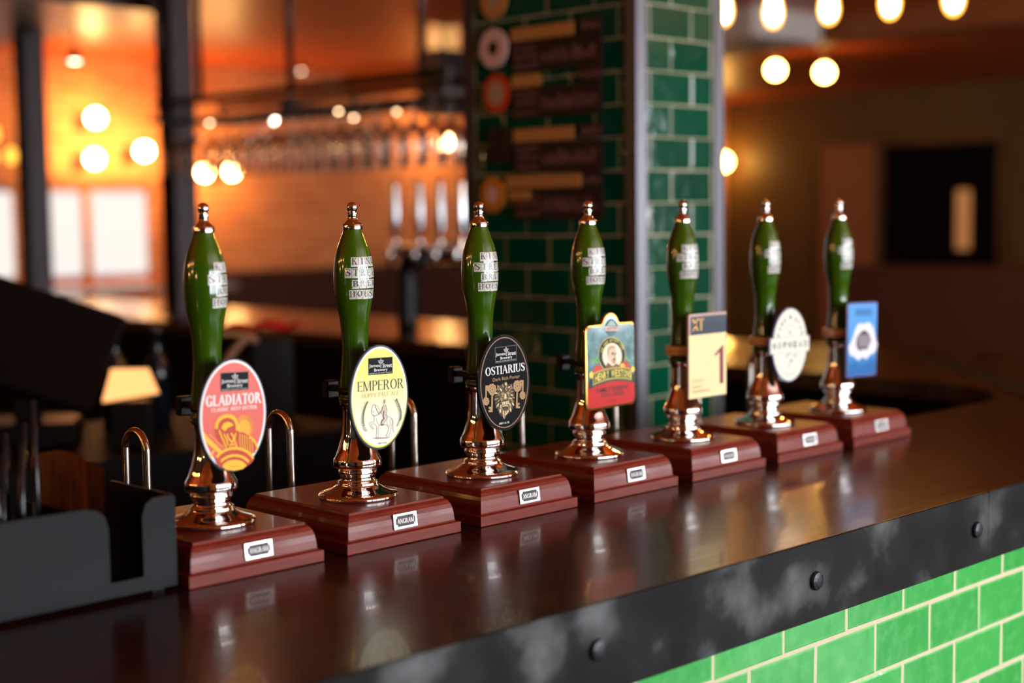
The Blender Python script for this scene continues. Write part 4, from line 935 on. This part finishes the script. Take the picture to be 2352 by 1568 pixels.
# straws
m_straw = mat('black_straw', (22, 24, 25), 0.22)
random.seed(11)
for i in range(44):
    x = -0.60 + random.uniform(-0.060, 0.098); y = -0.077 + random.uniform(0.014, 0.135); h = random.uniform(0.150, 0.232)
    if i == 0: x, y, h = -0.512, -0.045, 0.245
    tx, ty = random.uniform(-0.02, 0.02), random.uniform(-0.02, 0.02)
    if abs(x + 0.5735) < 0.006: x += 0.014
    if x + tx > -0.478: tx = -0.01
    p0 = Vector((x, y, B + 0.0112)); p1 = Vector((x + tx, y + ty, B + h))
    o = MB().tube([p0, p0.lerp(p1, 0.5), p1], 0.0031, 8).build('drinking_straw', m_straw)
    tag(o, 'black drinking straw standing loose in the bar caddy' if i else 'black drinking straw standing tallest and apart, at the right of the straws', 'straw', 'straws in the bar caddy')

# ------------------------------------------------------------------ tiled column behind the pumps
cx0, cx1, cy0, cy1 = 1.388, 1.715, 0.664, 1.255
col = thing('tiled_column', 'square column clad in dark green glazed tiles with steel corner strips', 'column', (0, 0, 0))
MB().box(cx0 + 0.0028, cx1 - 0.0028, cy0 + 0.0028, cy1 - 0.0028, 0, CEIL - 0.0005).build('core', m_grout2, col)
sw = 0.036
for x, y, sx, sy in ((cx0, cy0, 1, 1), (cx1, cy0, -1, 1), (cx0, cy1, 1, -1), (cx1, cy1, -1, -1)):
    q = [(x, y), (x + sx * sw, y), (x + sx * sw, y + sy * 0.0075), (x + sx * 0.0075, y + sy * 0.0075), (x + sx * 0.0075, y + sy * sw), (x, y + sy * sw)]
    q = [(a - sx * 0.004, b - sy * 0.004) for a, b in q]
    if sx * sy < 0: q = q[::-1]
    MB().prism(q, 0.0, CEIL - 0.0006).build('corner_strip', m_corner, col)
def col_tiles(face):
    L0, L1 = (cx0 + sw, cx1 - sw) if face == 'x' else (cy0 + sw, cy1 - sw)
    nrow = int(CEIL / TP) + 1; cache = {}
    zb = B + 0.544 + 0.0100 - 21 * TP     # a bed joint seen at eye height
    for r_ in range(nrow):
        z = zb + r_ * TP + TP / 2
        if z + TP / 2 > CEIL or z - TP / 2 < 0: continue
        ph = (1.519 if face == 'x' else 0.80) + (0 if r_ % 2 == 0 else TL / 2)
        k0 = math.floor((L0 - ph) / TL); x = ph + k0 * TL
        while x < L1:
            a, b = max(x + TG / 2, L0), min(x + TL - TG / 2, L1); x += TL
            wd = round(b - a, 4)
            if wd < 0.005: continue
            if wd not in cache: cache[wd] = tile_mesh(wd, TP - TG, 0.0075, m_tile_x)
            j = lambda s_: random.uniform(-s_, s_)
            if face == 'x': link('tile', cache[wd], col, ((a + b) / 2, cy0 + 0.0085, z), (j(0.012), 0, j(0.01)))
            else: link('tile', cache[wd], col, (cx0 + 0.0085, (a + b) / 2, z), (0, j(0.012), -PI / 2 + j(0.01)))
col_tiles('x'); col_tiles('y')

# beer list on the column's left face
ml = thing('beer_list', 'list of beers on the dark column side, gold name strips with round badges', 'menu board', (cx0 - 0.0, 0, B))
def ybox(n, y0, y1, z0, z1, d0, d1, m, parent=ml): return MB().box(-d1, -d0, y0, y1, z0, z1, bev=0.0008).build(n, m, parent)
ents = [(0.854, 1.072, 0.903), (0.966, 1.071, 0.787), (0.856, 1.066, 0.650), (0.833, 1.095, 0.533)]
for k, (y0, y1, z) in enumerate(ents):
    ybox('name_strip', y0, y1, z - 0.016, z + 0.016, 0.0095, 0.0125, m_gold)
    sl = ybox('price_slate', 0.765, 1.070, z - 0.095, z - 0.018, 0.0045, 0.0085, m_slate)
    pr = MB(); random.seed(40 + k)
    def scr(y0_, y1_, zz, h):
        y = y1_
        while y > y0_:
            a = random.uniform(0.4, 1) * h
            pr.box(-0.0094, -0.0088, y - 0.0035, y, zz, zz + a); y -= random.uniform(0.007, 0.013)
            if random.random() < 0.4: pr.box(-0.0094, -0.0088, y - 0.002, y + 0.010, zz + a * 0.6, zz + a * 0.6 + 0.003)
    for zz in (z - 0.040, z - 0.062, z - 0.086): scr(0.985, 1.060, zz, 0.016)
    scr(0.785, 0.965, z - 0.075, 0.040)
    pr.build('chalk_writing', m_chalk, sl)
    s2 = ybox('price_slate', 0.765, 0.84, z - 0.014, z + 0.022, 0.0045, 0.0085, m_slate)
    pr = MB(); scr(0.775, 0.83, z - 0.008, 0.024); pr.build('chalk_writing', m_chalk, s2)
ybox('name_strip', 1.009, 1.087, 0.488, 0.512, 0.0095, 0.0125, m_gold)
bm = {'w': mat('badge_white', (226, 190, 182), 0.4), 'k': mat('badge_dark', (40, 30, 22), 0.4), 'r': mat('badge_red', (206, 60, 20), 0.4), 't': mat('badge_tan', (180, 150, 120), 0.4), 'o': mat('badge_amber', (206, 130, 40), 0.4), 'y': mat('badge_ochre', (196, 134, 70), 0.4)}
def badge(y, z, ry, rz, m1, m2, q=0.5, sq=False):
    poly = rrect(ry, rz, 0.006) if sq else oval(ry, rz, 32)
    b = MB(); b.prism_y(poly, -0.006, 0, 0); inn = [(x * q, zz * q) for x, zz in poly]; n = len(inn)
    b.add([(x, -0.0064, zz) for x, zz in inn], [list(range(n))], 1)
    b.build('badge', [bm[m1], bm[m2]], ml, (-0.0135, y, z), (0, 0, -PI / 2))
badge(1.127, 0.996, 0.047, 0.047, 'y', 't'); badge(1.129, 0.876, 0.050, 0.050, 'w', 'k', 0.36); badge(1.120, 0.761, 0.045, 0.050, 'r', 't', 0.66); badge(1.112, 0.630, 0.038, 0.046, 'k', 'k', 0.5, True); badge(1.139, 0.503, 0.044, 0.046, 'o', 'w', 0.45)

# ------------------------------------------------------------------ lamps
m_env = mat('bulb_envelope', (255, 190, 90), 0.1)
def envelope():
    t, N, L, b = nt(m_env); out = N['Material Output']; N.remove(b)
    tr = node(t, 'ShaderNodeBsdfTransparent'); tr.inputs[0].default_value = (1.0, 0.90, 0.72, 1)
    em = node(t, 'ShaderNodeEmission'); em.inputs[0].default_value = (1.0, 0.46, 0.07, 1); em.inputs[1].default_value = 2.2
    ad = node(t, 'ShaderNodeAddShader'); L.new(tr.outputs[0], ad.inputs[0]); L.new(em.outputs[0], ad.inputs[1]); L.new(ad.outputs[0], out.inputs[0])
envelope()
def bulb(x, y, z, label):
    t = thing('pendant_bulb', label, 'light bulb', (x, y, z), group='bare filament bulbs hanging over the end counter')
    pf = [(0.0005, 0), (0.012, 0.003), (0.024, 0.016), (0.031, 0.036), (0.032, 0.052), (0.028, 0.075), (0.021, 0.1), (0.015, 0.118), (0.013, 0.126)]
    bo = MB().lathe(spline(pf, 3), 24).build('bulb', m_env, t)
    MB().lathe(spline([(0.0005, 0.014), (0.014, 0.020), (0.0215, 0.038), (0.022, 0.055), (0.018, 0.08), (0.012, 0.108), (0.0005, 0.112)], 3), 18).build('filament', m_bulb, bo)
    MB().lathe([(0.0145, 0.127), (0.016, 0.128), (0.016, 0.17), (0.009, 0.182)], 20).build('socket', m_blackp, t)
    MB().tube([(0, 0, 0.1825), (0, 0, CEIL - z - 0.0005)], 0.003, 8).build('cord', m_blackp, t)
lb = ['hanging bare bulb half hidden by the right edge of the tiled column', 'hanging bare bulb next to the column, over the pale duct', 'third hanging bare bulb from the tiled column', 'fourth hanging bare bulb from the tiled column', 'hanging bare bulb farthest right of the row']
for (y, z), l in zip(((1.335, 1.045), (1.140, 1.020), (0.935, 1.012), (0.725, 1.006), (0.520, 0.996)), lb): bulb(2.6, y, B + z, l)
def globe(x, y, z, r, label, side, m=None, glob='lit globes'):
    t = thing('globe_lamp', label, 'lamp', (x, y, z))
    MB().lathe([(r * math.sin(math.radians(a)) + 0.0003, -r * math.cos(math.radians(a))) for a in range(0, 181, 12)], 24).build('globe', m or m_globe, t)
    b = MB()
    if side == 'back': b.tube([(0, r * 0.9, -r * 0.5), (0, 0.14, -r * 0.5)], 0.012, 10); b.box(-0.045, 0.045, Y1 - y - 0.021, Y1 - y - 0.001, -0.09, 0.05); b.tube([(0, 0.14, -r * 0.5), (0, Y1 - y - 0.02, -r * 0.5)], 0.012, 10)
    elif side == 'left': b.tube([(-r * 0.9, 0, -r * 0.5), (X0 - x + 0.02, 0, -r * 0.5)], 0.012, 10); b.box(X0 - x + 0.001, X0 - x + 0.021, -0.045, 0.045, -0.09, 0.05)
    elif side == 'right': b.tube([(r * 0.9, 0, -r * 0.5), (X1 - x - 0.02, 0, -r * 0.5)], 0.012, 10); b.box(X1 - x - 0.021, X1 - x - 0.001, -0.045, 0.045, -0.09, 0.05)
    else: b.tube([(0, 0, r), (0, 0, CEIL - z - 0.0005)], 0.012, 10)
    b.build('bracket', m_darkwood, t); return t
globe(4.22, 8.25, B + 1.175, 0.052, 'upper round wall lamp above the bright window', 'back')
globe(4.20, 8.25, B + 0.880, 0.052, 'lower round wall lamp just above the bright window', 'back')
globe(4.61, 8.25, B + 0.945, 0.052, 'round wall lamp just left of the dark post', 'back')
globe(7.62, 8.25, B + 1.085, 0.052, 'round wall lamp glowing beside the tiled column', 'back')
globe(5.13, 8.25, B + 0.79, 0.045, 'round wall lamp behind the left end of the hanging glasses', 'back')
globe(5.38, 8.25, B + 0.80, 0.045, 'round wall lamp behind the hanging glasses, right of its twin', 'back')
globe(11.75, 8.33, B + 0.975, 0.075, 'round wall lamp at the right edge of the tiled column', 'right', m_globe2)
for k, q in enumerate(('first', 'second', 'third')): globe(X0 + 0.28, -0.6 + 1.5 * k, B + 0.75 + 0.15 * (k % 2), 0.05, 'round wall lamp on the left wall, %s from the street' % q, 'left')
globe(8.0, 4.98, B + 1.49, 0.055, 'ceiling globe lamp nearer the tiled column', 'top', m_globe2)
globe(8.0, 4.55, B + 1.44, 0.055, 'ceiling globe lamp on the right of the pair', 'top', m_globe2)
for x, y, z, l in ((2.55, 6.40, 0.885, 'amber bulb at far left, uppermost of three'), (2.52, 6.38, 0.760, 'amber bulb at far left, lower left of three'), (2.60, 6.30, 0.760, 'amber bulb at far left, lower right of three')):
    t = thing('amber_bulb', l, 'light bulb', (x, y, B + z), group='amber bulbs at far left')
    MB().lathe(spline([(0.0005, 0), (0.02, 0.008), (0.03, 0.035), (0.028, 0.06), (0.016, 0.09)], 3), 18).build('bulb', m_amber, t)
    MB().tube([(0, 0, 0.0905), (0, 0, 1.45 - z - 0.0005)], 0.003, 8).build('cord', m_blackp, t)
def spot(x, y, z, top, label, rr=0.022, m=None):
    t = thing('spot_lamp', label, 'lamp', (x, y, z))
    MB().lathe([(rr, 0), (rr * 0.9, -0.004), (0.0005, -0.006)], 16).build('lens', m or m_spot, t)
    MB().lathe([(rr * 1.2, -0.002), (rr * 1.25, 0.03), (rr * 0.6, 0.06), (0.006, 0.062), (0.006, top - z - 0.0005)], 16).build('housing', m_blackp, t)
spot(2.05, 5.45, B + 1.40, B + 1.45, 'small spot lamp under the dark bulkhead, right one'); spot(1.95, 5.95, B + 1.40, B + 1.45, 'small spot lamp under the dark bulkhead, left one'); spot(2.60, 5.55, B + 1.27, B + 1.45, 'bright little spot lamp hanging below the bulkhead edge', 0.028)
spot(5.55, 7.55, B + 1.535, CEIL, 'single ceiling spot lamp above the hanging glasses', 0.016)

# a row of the same bare bulbs over the left arm of the bar, out of frame but mirrored in the chrome
for k in range(5): bulb(-2.3 - 0.08 * k, 0.5 + 0.62 * k, B + 0.92, 'bare bulb hanging over the left arm of the bar, %s from the customers' % ('first', 'second', 'third', 'fourth', 'fifth')[k])
# ------------------------------------------------------------------ posts, glass rack, glasses
for y, l in ((4.585, 'dark maroon steel post on the end counter, nearer one'), (6.05, 'dark steel post at far left in front of the window')):
    t = thing('steel_post', l, 'post', (2.6, y, B + 0.0003))
    b = MB(); b.box(-0.012, 0.012, -0.055, 0.055, 0.0125, CEIL - B - 0.001 if y < 4.8 else 1.4485); b.box(-0.062, 0.062, -0.064, -0.0555, 0.0125, CEIL - B - 0.001 if y < 4.8 else 1.4485); b.box(-0.062, 0.062, 0.0555, 0.064, 0.0125, CEIL - B - 0.001 if y < 4.8 else 1.4485)
    b.build('beam', m_maroon, t); MB().box(-0.09, 0.09, -0.09, 0.09, 0, 0.012).build('foot_plate', m_maroon, t)
rk = thing('glass_rack', 'dark hanging metal rack for stemmed glasses on ceiling rods', 'glass rack', (2.56, 3.4, B))
RZ = 0.882
for dxr in (-0.17, 0.17):
    MB().box(dxr - 0.012, dxr + 0.012, -0.98, 1.02, 0.955, 0.985).build('upper_rail', m_dark, rk)
for k in range(9):
    xx = -0.20 + k * 0.05
    MB().box(xx - 0.009, xx + 0.009, -0.98, 1.02, RZ, RZ + 0.005).build('rail', m_dark, rk)
for yy in (-0.97, 0.0, 1.0):
    MB().box(-0.21, 0.21, yy - 0.012, yy + 0.012, RZ + 0.006, RZ + 0.030).build('cross_bar', m_dark, rk)
    for dxr in (-0.17, 0.17): MB().box(dxr - 0.006, dxr + 0.006, yy - 0.006, yy + 0.006, RZ + 0.031, 0.9545).build('strut', m_dark, rk)
for yy in (-0.83, -0.01, 0.66, 0.99):
    MB().tube([(-0.17, yy, 0.9855), (-0.17, yy, CEIL - B - 0.0005)], 0.016, 10).build('rod', m_maroon, rk)
MB().tube([(0.17, -0.80, 0.9855), (0.17, -0.80, CEIL - B - 0.0005)], 0.014, 10).build('rod', m_maroon, rk)
gp = [(0.033, 0), (0.033, -0.0015), (0.012, -0.005), (0.0042, -0.011), (0.0036, -0.03), (0.0036, -0.07), (0.006, -0.082), (0.022, -0.098), (0.037, -0.125), (0.043, -0.160), (0.041, -0.205), (0.035, -0.250)]
gb = MB().lathe(spline(gp, 3), 20, cap=False); gb.f.append(list(range(20))); gb.mi.append(0); gb.sm.append(False)
# foot of each hanging glass rests on a pair of rails
glass0 = None; cols_ = ['nearest the bar', 'second row', 'third row', 'far row']
gl = 0
for ci, xx in enumerate((-0.175, -0.075, 0.025, 0.125)):
    for k in range(17):
        yy = -0.90 + k * 0.112 + (0.03 if ci % 2 else 0)
        if random.random() < 0.06: continue
        pos = (2.56 + xx, 3.4 + yy, B + RZ + 0.0072)
        if abs(yy) < 0.0: continue
        if glass0 is None:
            glass0 = gb.build('wine_glass', m_glass, None, pos); o = glass0
        else: o = link('wine_glass', glass0.data, None, pos)
        tag(o, 'clear stemmed glass hanging upside down from the dark ceiling rack', 'glass', 'stemmed glasses hanging in the rack'); gl += 1

m_glint = mat('puck_lens', (255, 245, 230), 0.3, emit=(1.0, 0.88, 0.7), es=40); m_glint_dim = mat('dim_puck_lens', (255, 240, 220), 0.3, emit=(1.0, 0.66, 0.36), es=20)  # small lights added under the rack in place of glints on the glasses
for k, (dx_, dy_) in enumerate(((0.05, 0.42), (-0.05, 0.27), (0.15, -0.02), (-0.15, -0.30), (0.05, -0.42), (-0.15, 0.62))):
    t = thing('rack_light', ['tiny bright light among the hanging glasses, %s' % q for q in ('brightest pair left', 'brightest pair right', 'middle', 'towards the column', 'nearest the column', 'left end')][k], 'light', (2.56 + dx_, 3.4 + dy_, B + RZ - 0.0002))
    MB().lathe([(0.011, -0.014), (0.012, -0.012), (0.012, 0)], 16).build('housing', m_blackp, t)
    MB().lathe([(0.0003, -0.0205), (0.006, -0.019), (0.0085, -0.0142)], 16).build('lens', m_glint if k < 2 else m_glint_dim, t)
# ------------------------------------------------------------------ draught font on the end counter
fo = thing('beer_font', 'chrome T-bar beer font with four tall tap handles on the end counter', 'beer font', (2.55, 2.665, B + 0.0003))
MB().tube(spline([(0, 0.20, 0.0), (0, 0.20, 0.15), (0, 0.195, 0.24), (0, 0.15, 0.285), (0, 0.09, 0.30)], 4), 0.042, 18).build('pillar', m_blackp, fo)
MB().tube([(0, -0.33, 0.31), (0, 0.28, 0.31)], 0.036, 20).build('cross_bar', m_chrome, fo)
for yy in (-0.19, -0.07, 0.05, 0.195):
    tp = MB().tube([(-0.03, yy, 0.31), (-0.06, yy, 0.34), (-0.06, yy, 0.385)], 0.013, 12).build('tap', m_chrome, fo)
    MB().tube([(-0.06, yy, 0.335), (-0.085, yy, 0.32), (-0.09, yy, 0.25)], 0.010, 10).build('spout', m_chrome, tp)
    MB().lathe([(0.010, 0), (0.017, 0.01), (0.020, 0.05), (0.019, 0.18), (0.015, 0.195), (0.001, 0.2)], 18).build('tap_handle', mat('pale_steel', (226, 228, 234), 0.28, 1.0), tp, (-0.06, yy, 0.386))
# ------------------------------------------------------------------ staff side: back counter, till, small items
bc = thing('back_counter', 'low black service counter behind the pumps', 'counter', (0, 0, 0))
MB().box(-1.2, 1.28, 1.62, 2.25, 0.0, 0.93).build('cabinet', m_black, bc); MB().box(-1.22, 1.30, 1.60, 2.27, 0.9302, 0.965).build('worktop', m_black, bc)
BT2 = 0.9652
tl_ = thing('till', 'black till with its tilted screen turned away, left behind the bar', 'till', (0.52, 2.04, BT2), math.radians(-35))
MB().box(-0.13, 0.13, -0.11, 0.11, 0, 0.06, bev=0.006).build('base', m_blackp, tl_); MB().box(-0.035, 0.035, -0.03, 0.03, 0.0602, 0.26, bev=0.004).build('stand', m_blackp, tl_)
MB().box(-0.22, 0.22, -0.02, 0.02, -0.15, 0.17, bev=0.006).build('screen', m_blackp, tl_, (0, -0.02, 0.265), (math.radians(-40), math.radians(20), 0))
t2 = thing('card_reader', 'small dark terminal with a blue lit strip behind the caddy', 'terminal', (0.16, 1.78, BT2), math.radians(-30))
MB().box(-0.10, 0.10, -0.06, 0.06, 0, 0.09, bev=0.006).build('body', m_blackp, t2); MB().box(-0.06, 0.05, -0.0612, -0.0602, 0.05, 0.068).build('display', mat('blue_display', (30, 90, 150), 0.4, emit=(0.05, 0.25, 0.5), es=0.9), t2)
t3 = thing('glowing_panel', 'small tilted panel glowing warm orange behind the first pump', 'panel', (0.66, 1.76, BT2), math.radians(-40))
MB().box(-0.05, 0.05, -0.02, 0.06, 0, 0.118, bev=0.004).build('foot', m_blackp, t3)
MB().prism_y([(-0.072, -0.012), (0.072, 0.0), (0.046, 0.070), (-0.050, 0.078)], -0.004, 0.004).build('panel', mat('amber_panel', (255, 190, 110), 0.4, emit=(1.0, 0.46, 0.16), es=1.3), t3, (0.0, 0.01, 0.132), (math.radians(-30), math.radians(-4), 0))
t4 = thing('bar_cloth', 'bright red cloth lying over a dark box behind the bar', 'cloth', (1.24, 1.98, BT2))
b = MB(); vs = []; fs = []; n = 12
for j in range(n + 1):
    for i in range(n + 1):
        u, v = i / n - 0.5, j / n - 0.5; e = max(abs(u), abs(v)) * 2
        vs.append((u * 0.20, v * 0.16, 0.262 + 0.014 * math.sin(u * 9 + 1) * math.cos(v * 8) + 0.012 * (1 - e)))
for j in range(n):
    for i in range(n): q = j * (n + 1) + i; fs.append([q, q + 1, q + n + 2, q + n + 1])
b.add(vs, fs, 0, True); b.build('cloth', mat('red_cloth', (190, 20, 30), 0.8), t4)
t5 = thing('equipment_box', 'black equipment box under the red cloth', 'box', (1.20, 1.98, BT2))
MB().box(-0.09, 0.06, -0.12, 0.14, 0, 0.245, bev=0.01).build('body', m_blackp, t5); MB().box(-0.0915, -0.0905, -0.10, 0.10, 0.03, 0.1).build('front_plate', m_dark, t5)

t6 = thing('flexible_hose', 'tan flexible hose curving down behind the first two pumps', 'hose', (1.02, 1.86, BT2))
MB().tube(spline([(0, 0, 0.012), (-0.02, 0.0, 0.10), (0.0, -0.01, 0.19), (0.06, -0.02, 0.25), (0.09, -0.02, 0.235)], 5), 0.012, 10).build('hose', mat('tan_hose', (150, 110, 84), 0.5), t6)
MB().lathe([(0.03, 0), (0.03, 0.008), (0.014, 0.0115)], 18).build('foot', m_dark, t6)
m_bottle = mat('dark_bottle_glass', (14, 22, 34), 0.08, spec=0.7)
bp_ = [(0.033, 0), (0.036, 0.004), (0.036, 0.15), (0.033, 0.175), (0.017, 0.205), (0.0135, 0.22), (0.0135, 0.265), (0.015, 0.267), (0.015, 0.28), (0.0005, 0.2805)]
bq = None
for k, (x, y) in enumerate(((-0.02, 1.98), (0.08, 2.06), (0.80, 2.08), (0.90, 2.02))):
    t = thing('bottle', ['dark bottle on the black service counter, %s' % q for q in ('far left one', 'second from the left', 'third from the left', 'nearest the red cloth')][k], 'bottle', (x, y, BT2), group='dark bottles on the service counter')
    if bq is None: bq = MB().lathe(bp_, 20).build('glass', m_bottle, t).data
    else: link('glass', bq, t)
# ------------------------------------------------------------------ far room
def high_table(x, y, label, w_=0.7):
    t = thing('high_table', label, 'table', (x, y, 0))
    MB().box(-w_ / 2, w_ / 2, -0.3, 0.3, 1.055, 1.095, bev=0.006).build('table_top', mat('pale_table', (160, 150, 140), 0.18, coat=0.5), t)
    MB().tube([(0, 0, 0.03), (0, 0, 1.0545)], 0.035, 14).build('leg', m_dark, t); MB().box(-0.22, 0.22, -0.22, 0.22, 0, 0.0295).build('base', m_dark, t)
high_table(3.45, 7.35, 'high table below the bright window, left one'); high_table(4.25, 7.35, 'high table below the bright window, right one')
bn = thing('wooden_bench', 'long dark wooden bench back along the brick wall', 'bench', (6.6, 8.2, 0))
MB().box(-1.6, 1.7, 0.1, 0.16, 0.45, B + 0.02).build('backrest', m_darkwood, bn); MB().box(-1.6, 1.7, -0.4, 0.0995, 0.42, 0.47).build('seat', m_darkwood, bn)
for x in (-1.5, 0, 1.6): MB().box(x - 0.03, x + 0.03, -0.35, 0.05, 0, 0.4195).build('leg', m_darkwood, bn)
sp = thing('loudspeaker', 'dark loudspeaker box high up beside the tiled column', 'loudspeaker', (5.48, 5.87, CEIL))
MB().box(-0.14, 0.14, -0.13, 0.13, -0.54, -0.10, bev=0.01).build('cabinet', m_dark, sp); MB().tube([(0, 0, -0.0995), (0, 0, -0.0005)], 0.02, 10).build('bracket', m_dark, sp)
du = thing('ceiling_duct', 'pale grey duct box under the ceiling behind the hanging bulbs', 'duct', (6.2, 3.9, CEIL))
MB().box(-0.35, 0.35, -0.3, 1.5, -0.18, -0.0005, bev=0.01).build('casing', mat('pale_duct', (200, 186, 176), 0.5), du)
# doors and furniture against the right-hand wall
d1 = link('door_1', None, None, (X1 - 0.001, 5.85, 0)); struct(d1)
MB().box(-0.05, 0, -0.66, 0.66, 0, B + 1.14).build('door_frame', m_darkwood, d1)
MB().box(-0.075, -0.0505, -0.60, 0.60, 0.01, B + 1.08).build('door_leaf', mat('door_black_brown', (10, 5, 4), 0.8, spec=0.1), d1)
MB().box(-0.082, -0.0755, -0.34, -0.20, B + 0.05, B + 0.62).build('door_pane', mat('door_pane_warm', (190, 120, 60), 0.3, emit=(1.0, 0.45, 0.15), es=0.25), d1)
pn = link('trim_3', None, None, (X1 - 0.001, 6.85, 0)); struct(pn)
MB().box(-0.12, 0, -0.30, 0.32, 0, B + 1.10).build('pilaster', mat('tan_panel', (150, 96, 60), 0.5), pn)
wp = struct(MB().box(X1 - 0.04, X1 - 0.001, -4.5, 5.2, 0.15, B - 0.05).build('trim_4', m_darkwood))
for k, (x, y, rz, l) in enumerate(((6.2, 2.6, 0.2, 'dark wooden settle facing the end counter, left one'), (6.6, 0.9, -0.1, 'dark wooden settle facing the end counter, right one'))):
    t = thing('settle', l, 'settle', (x, y, 0), rz)
    MB().box(0.35, 0.42, -0.75, 0.75, 0.0, B + 0.12, bev=0.01).build('backrest', m_darkwood, t); MB().box(-0.15, 0.3495, -0.75, 0.75, 0.42, 0.48, bev=0.01).build('seat', mat('oxblood_leather', (88, 26, 16), 0.4), t)
    for yy in (-0.7, 0.7): MB().box(-0.13, 0.34, yy - 0.03, yy + 0.03, 0, 0.4195).build('leg', m_darkwood, t)
for k, (x, y, l) in enumerate(((4.9, 2.0, 'round dark pub table beyond the end counter, left one'), (5.0, 0.4, 'round dark pub table beyond the end counter, right one'))):
    t = thing('pub_table', l, 'table', (x, y, 0))
    MB().lathe([(0.36, 0.72), (0.365, 0.735), (0.36, 0.75)], 36).build('table_top', m_darkwood, t); MB().tube([(0, 0, 0.03), (0, 0, 0.7195)], 0.04, 14).build('leg', m_dark, t); MB().lathe([(0.24, 0), (0.22, 0.02), (0.05, 0.0295)], 24).build('base', m_dark, t)
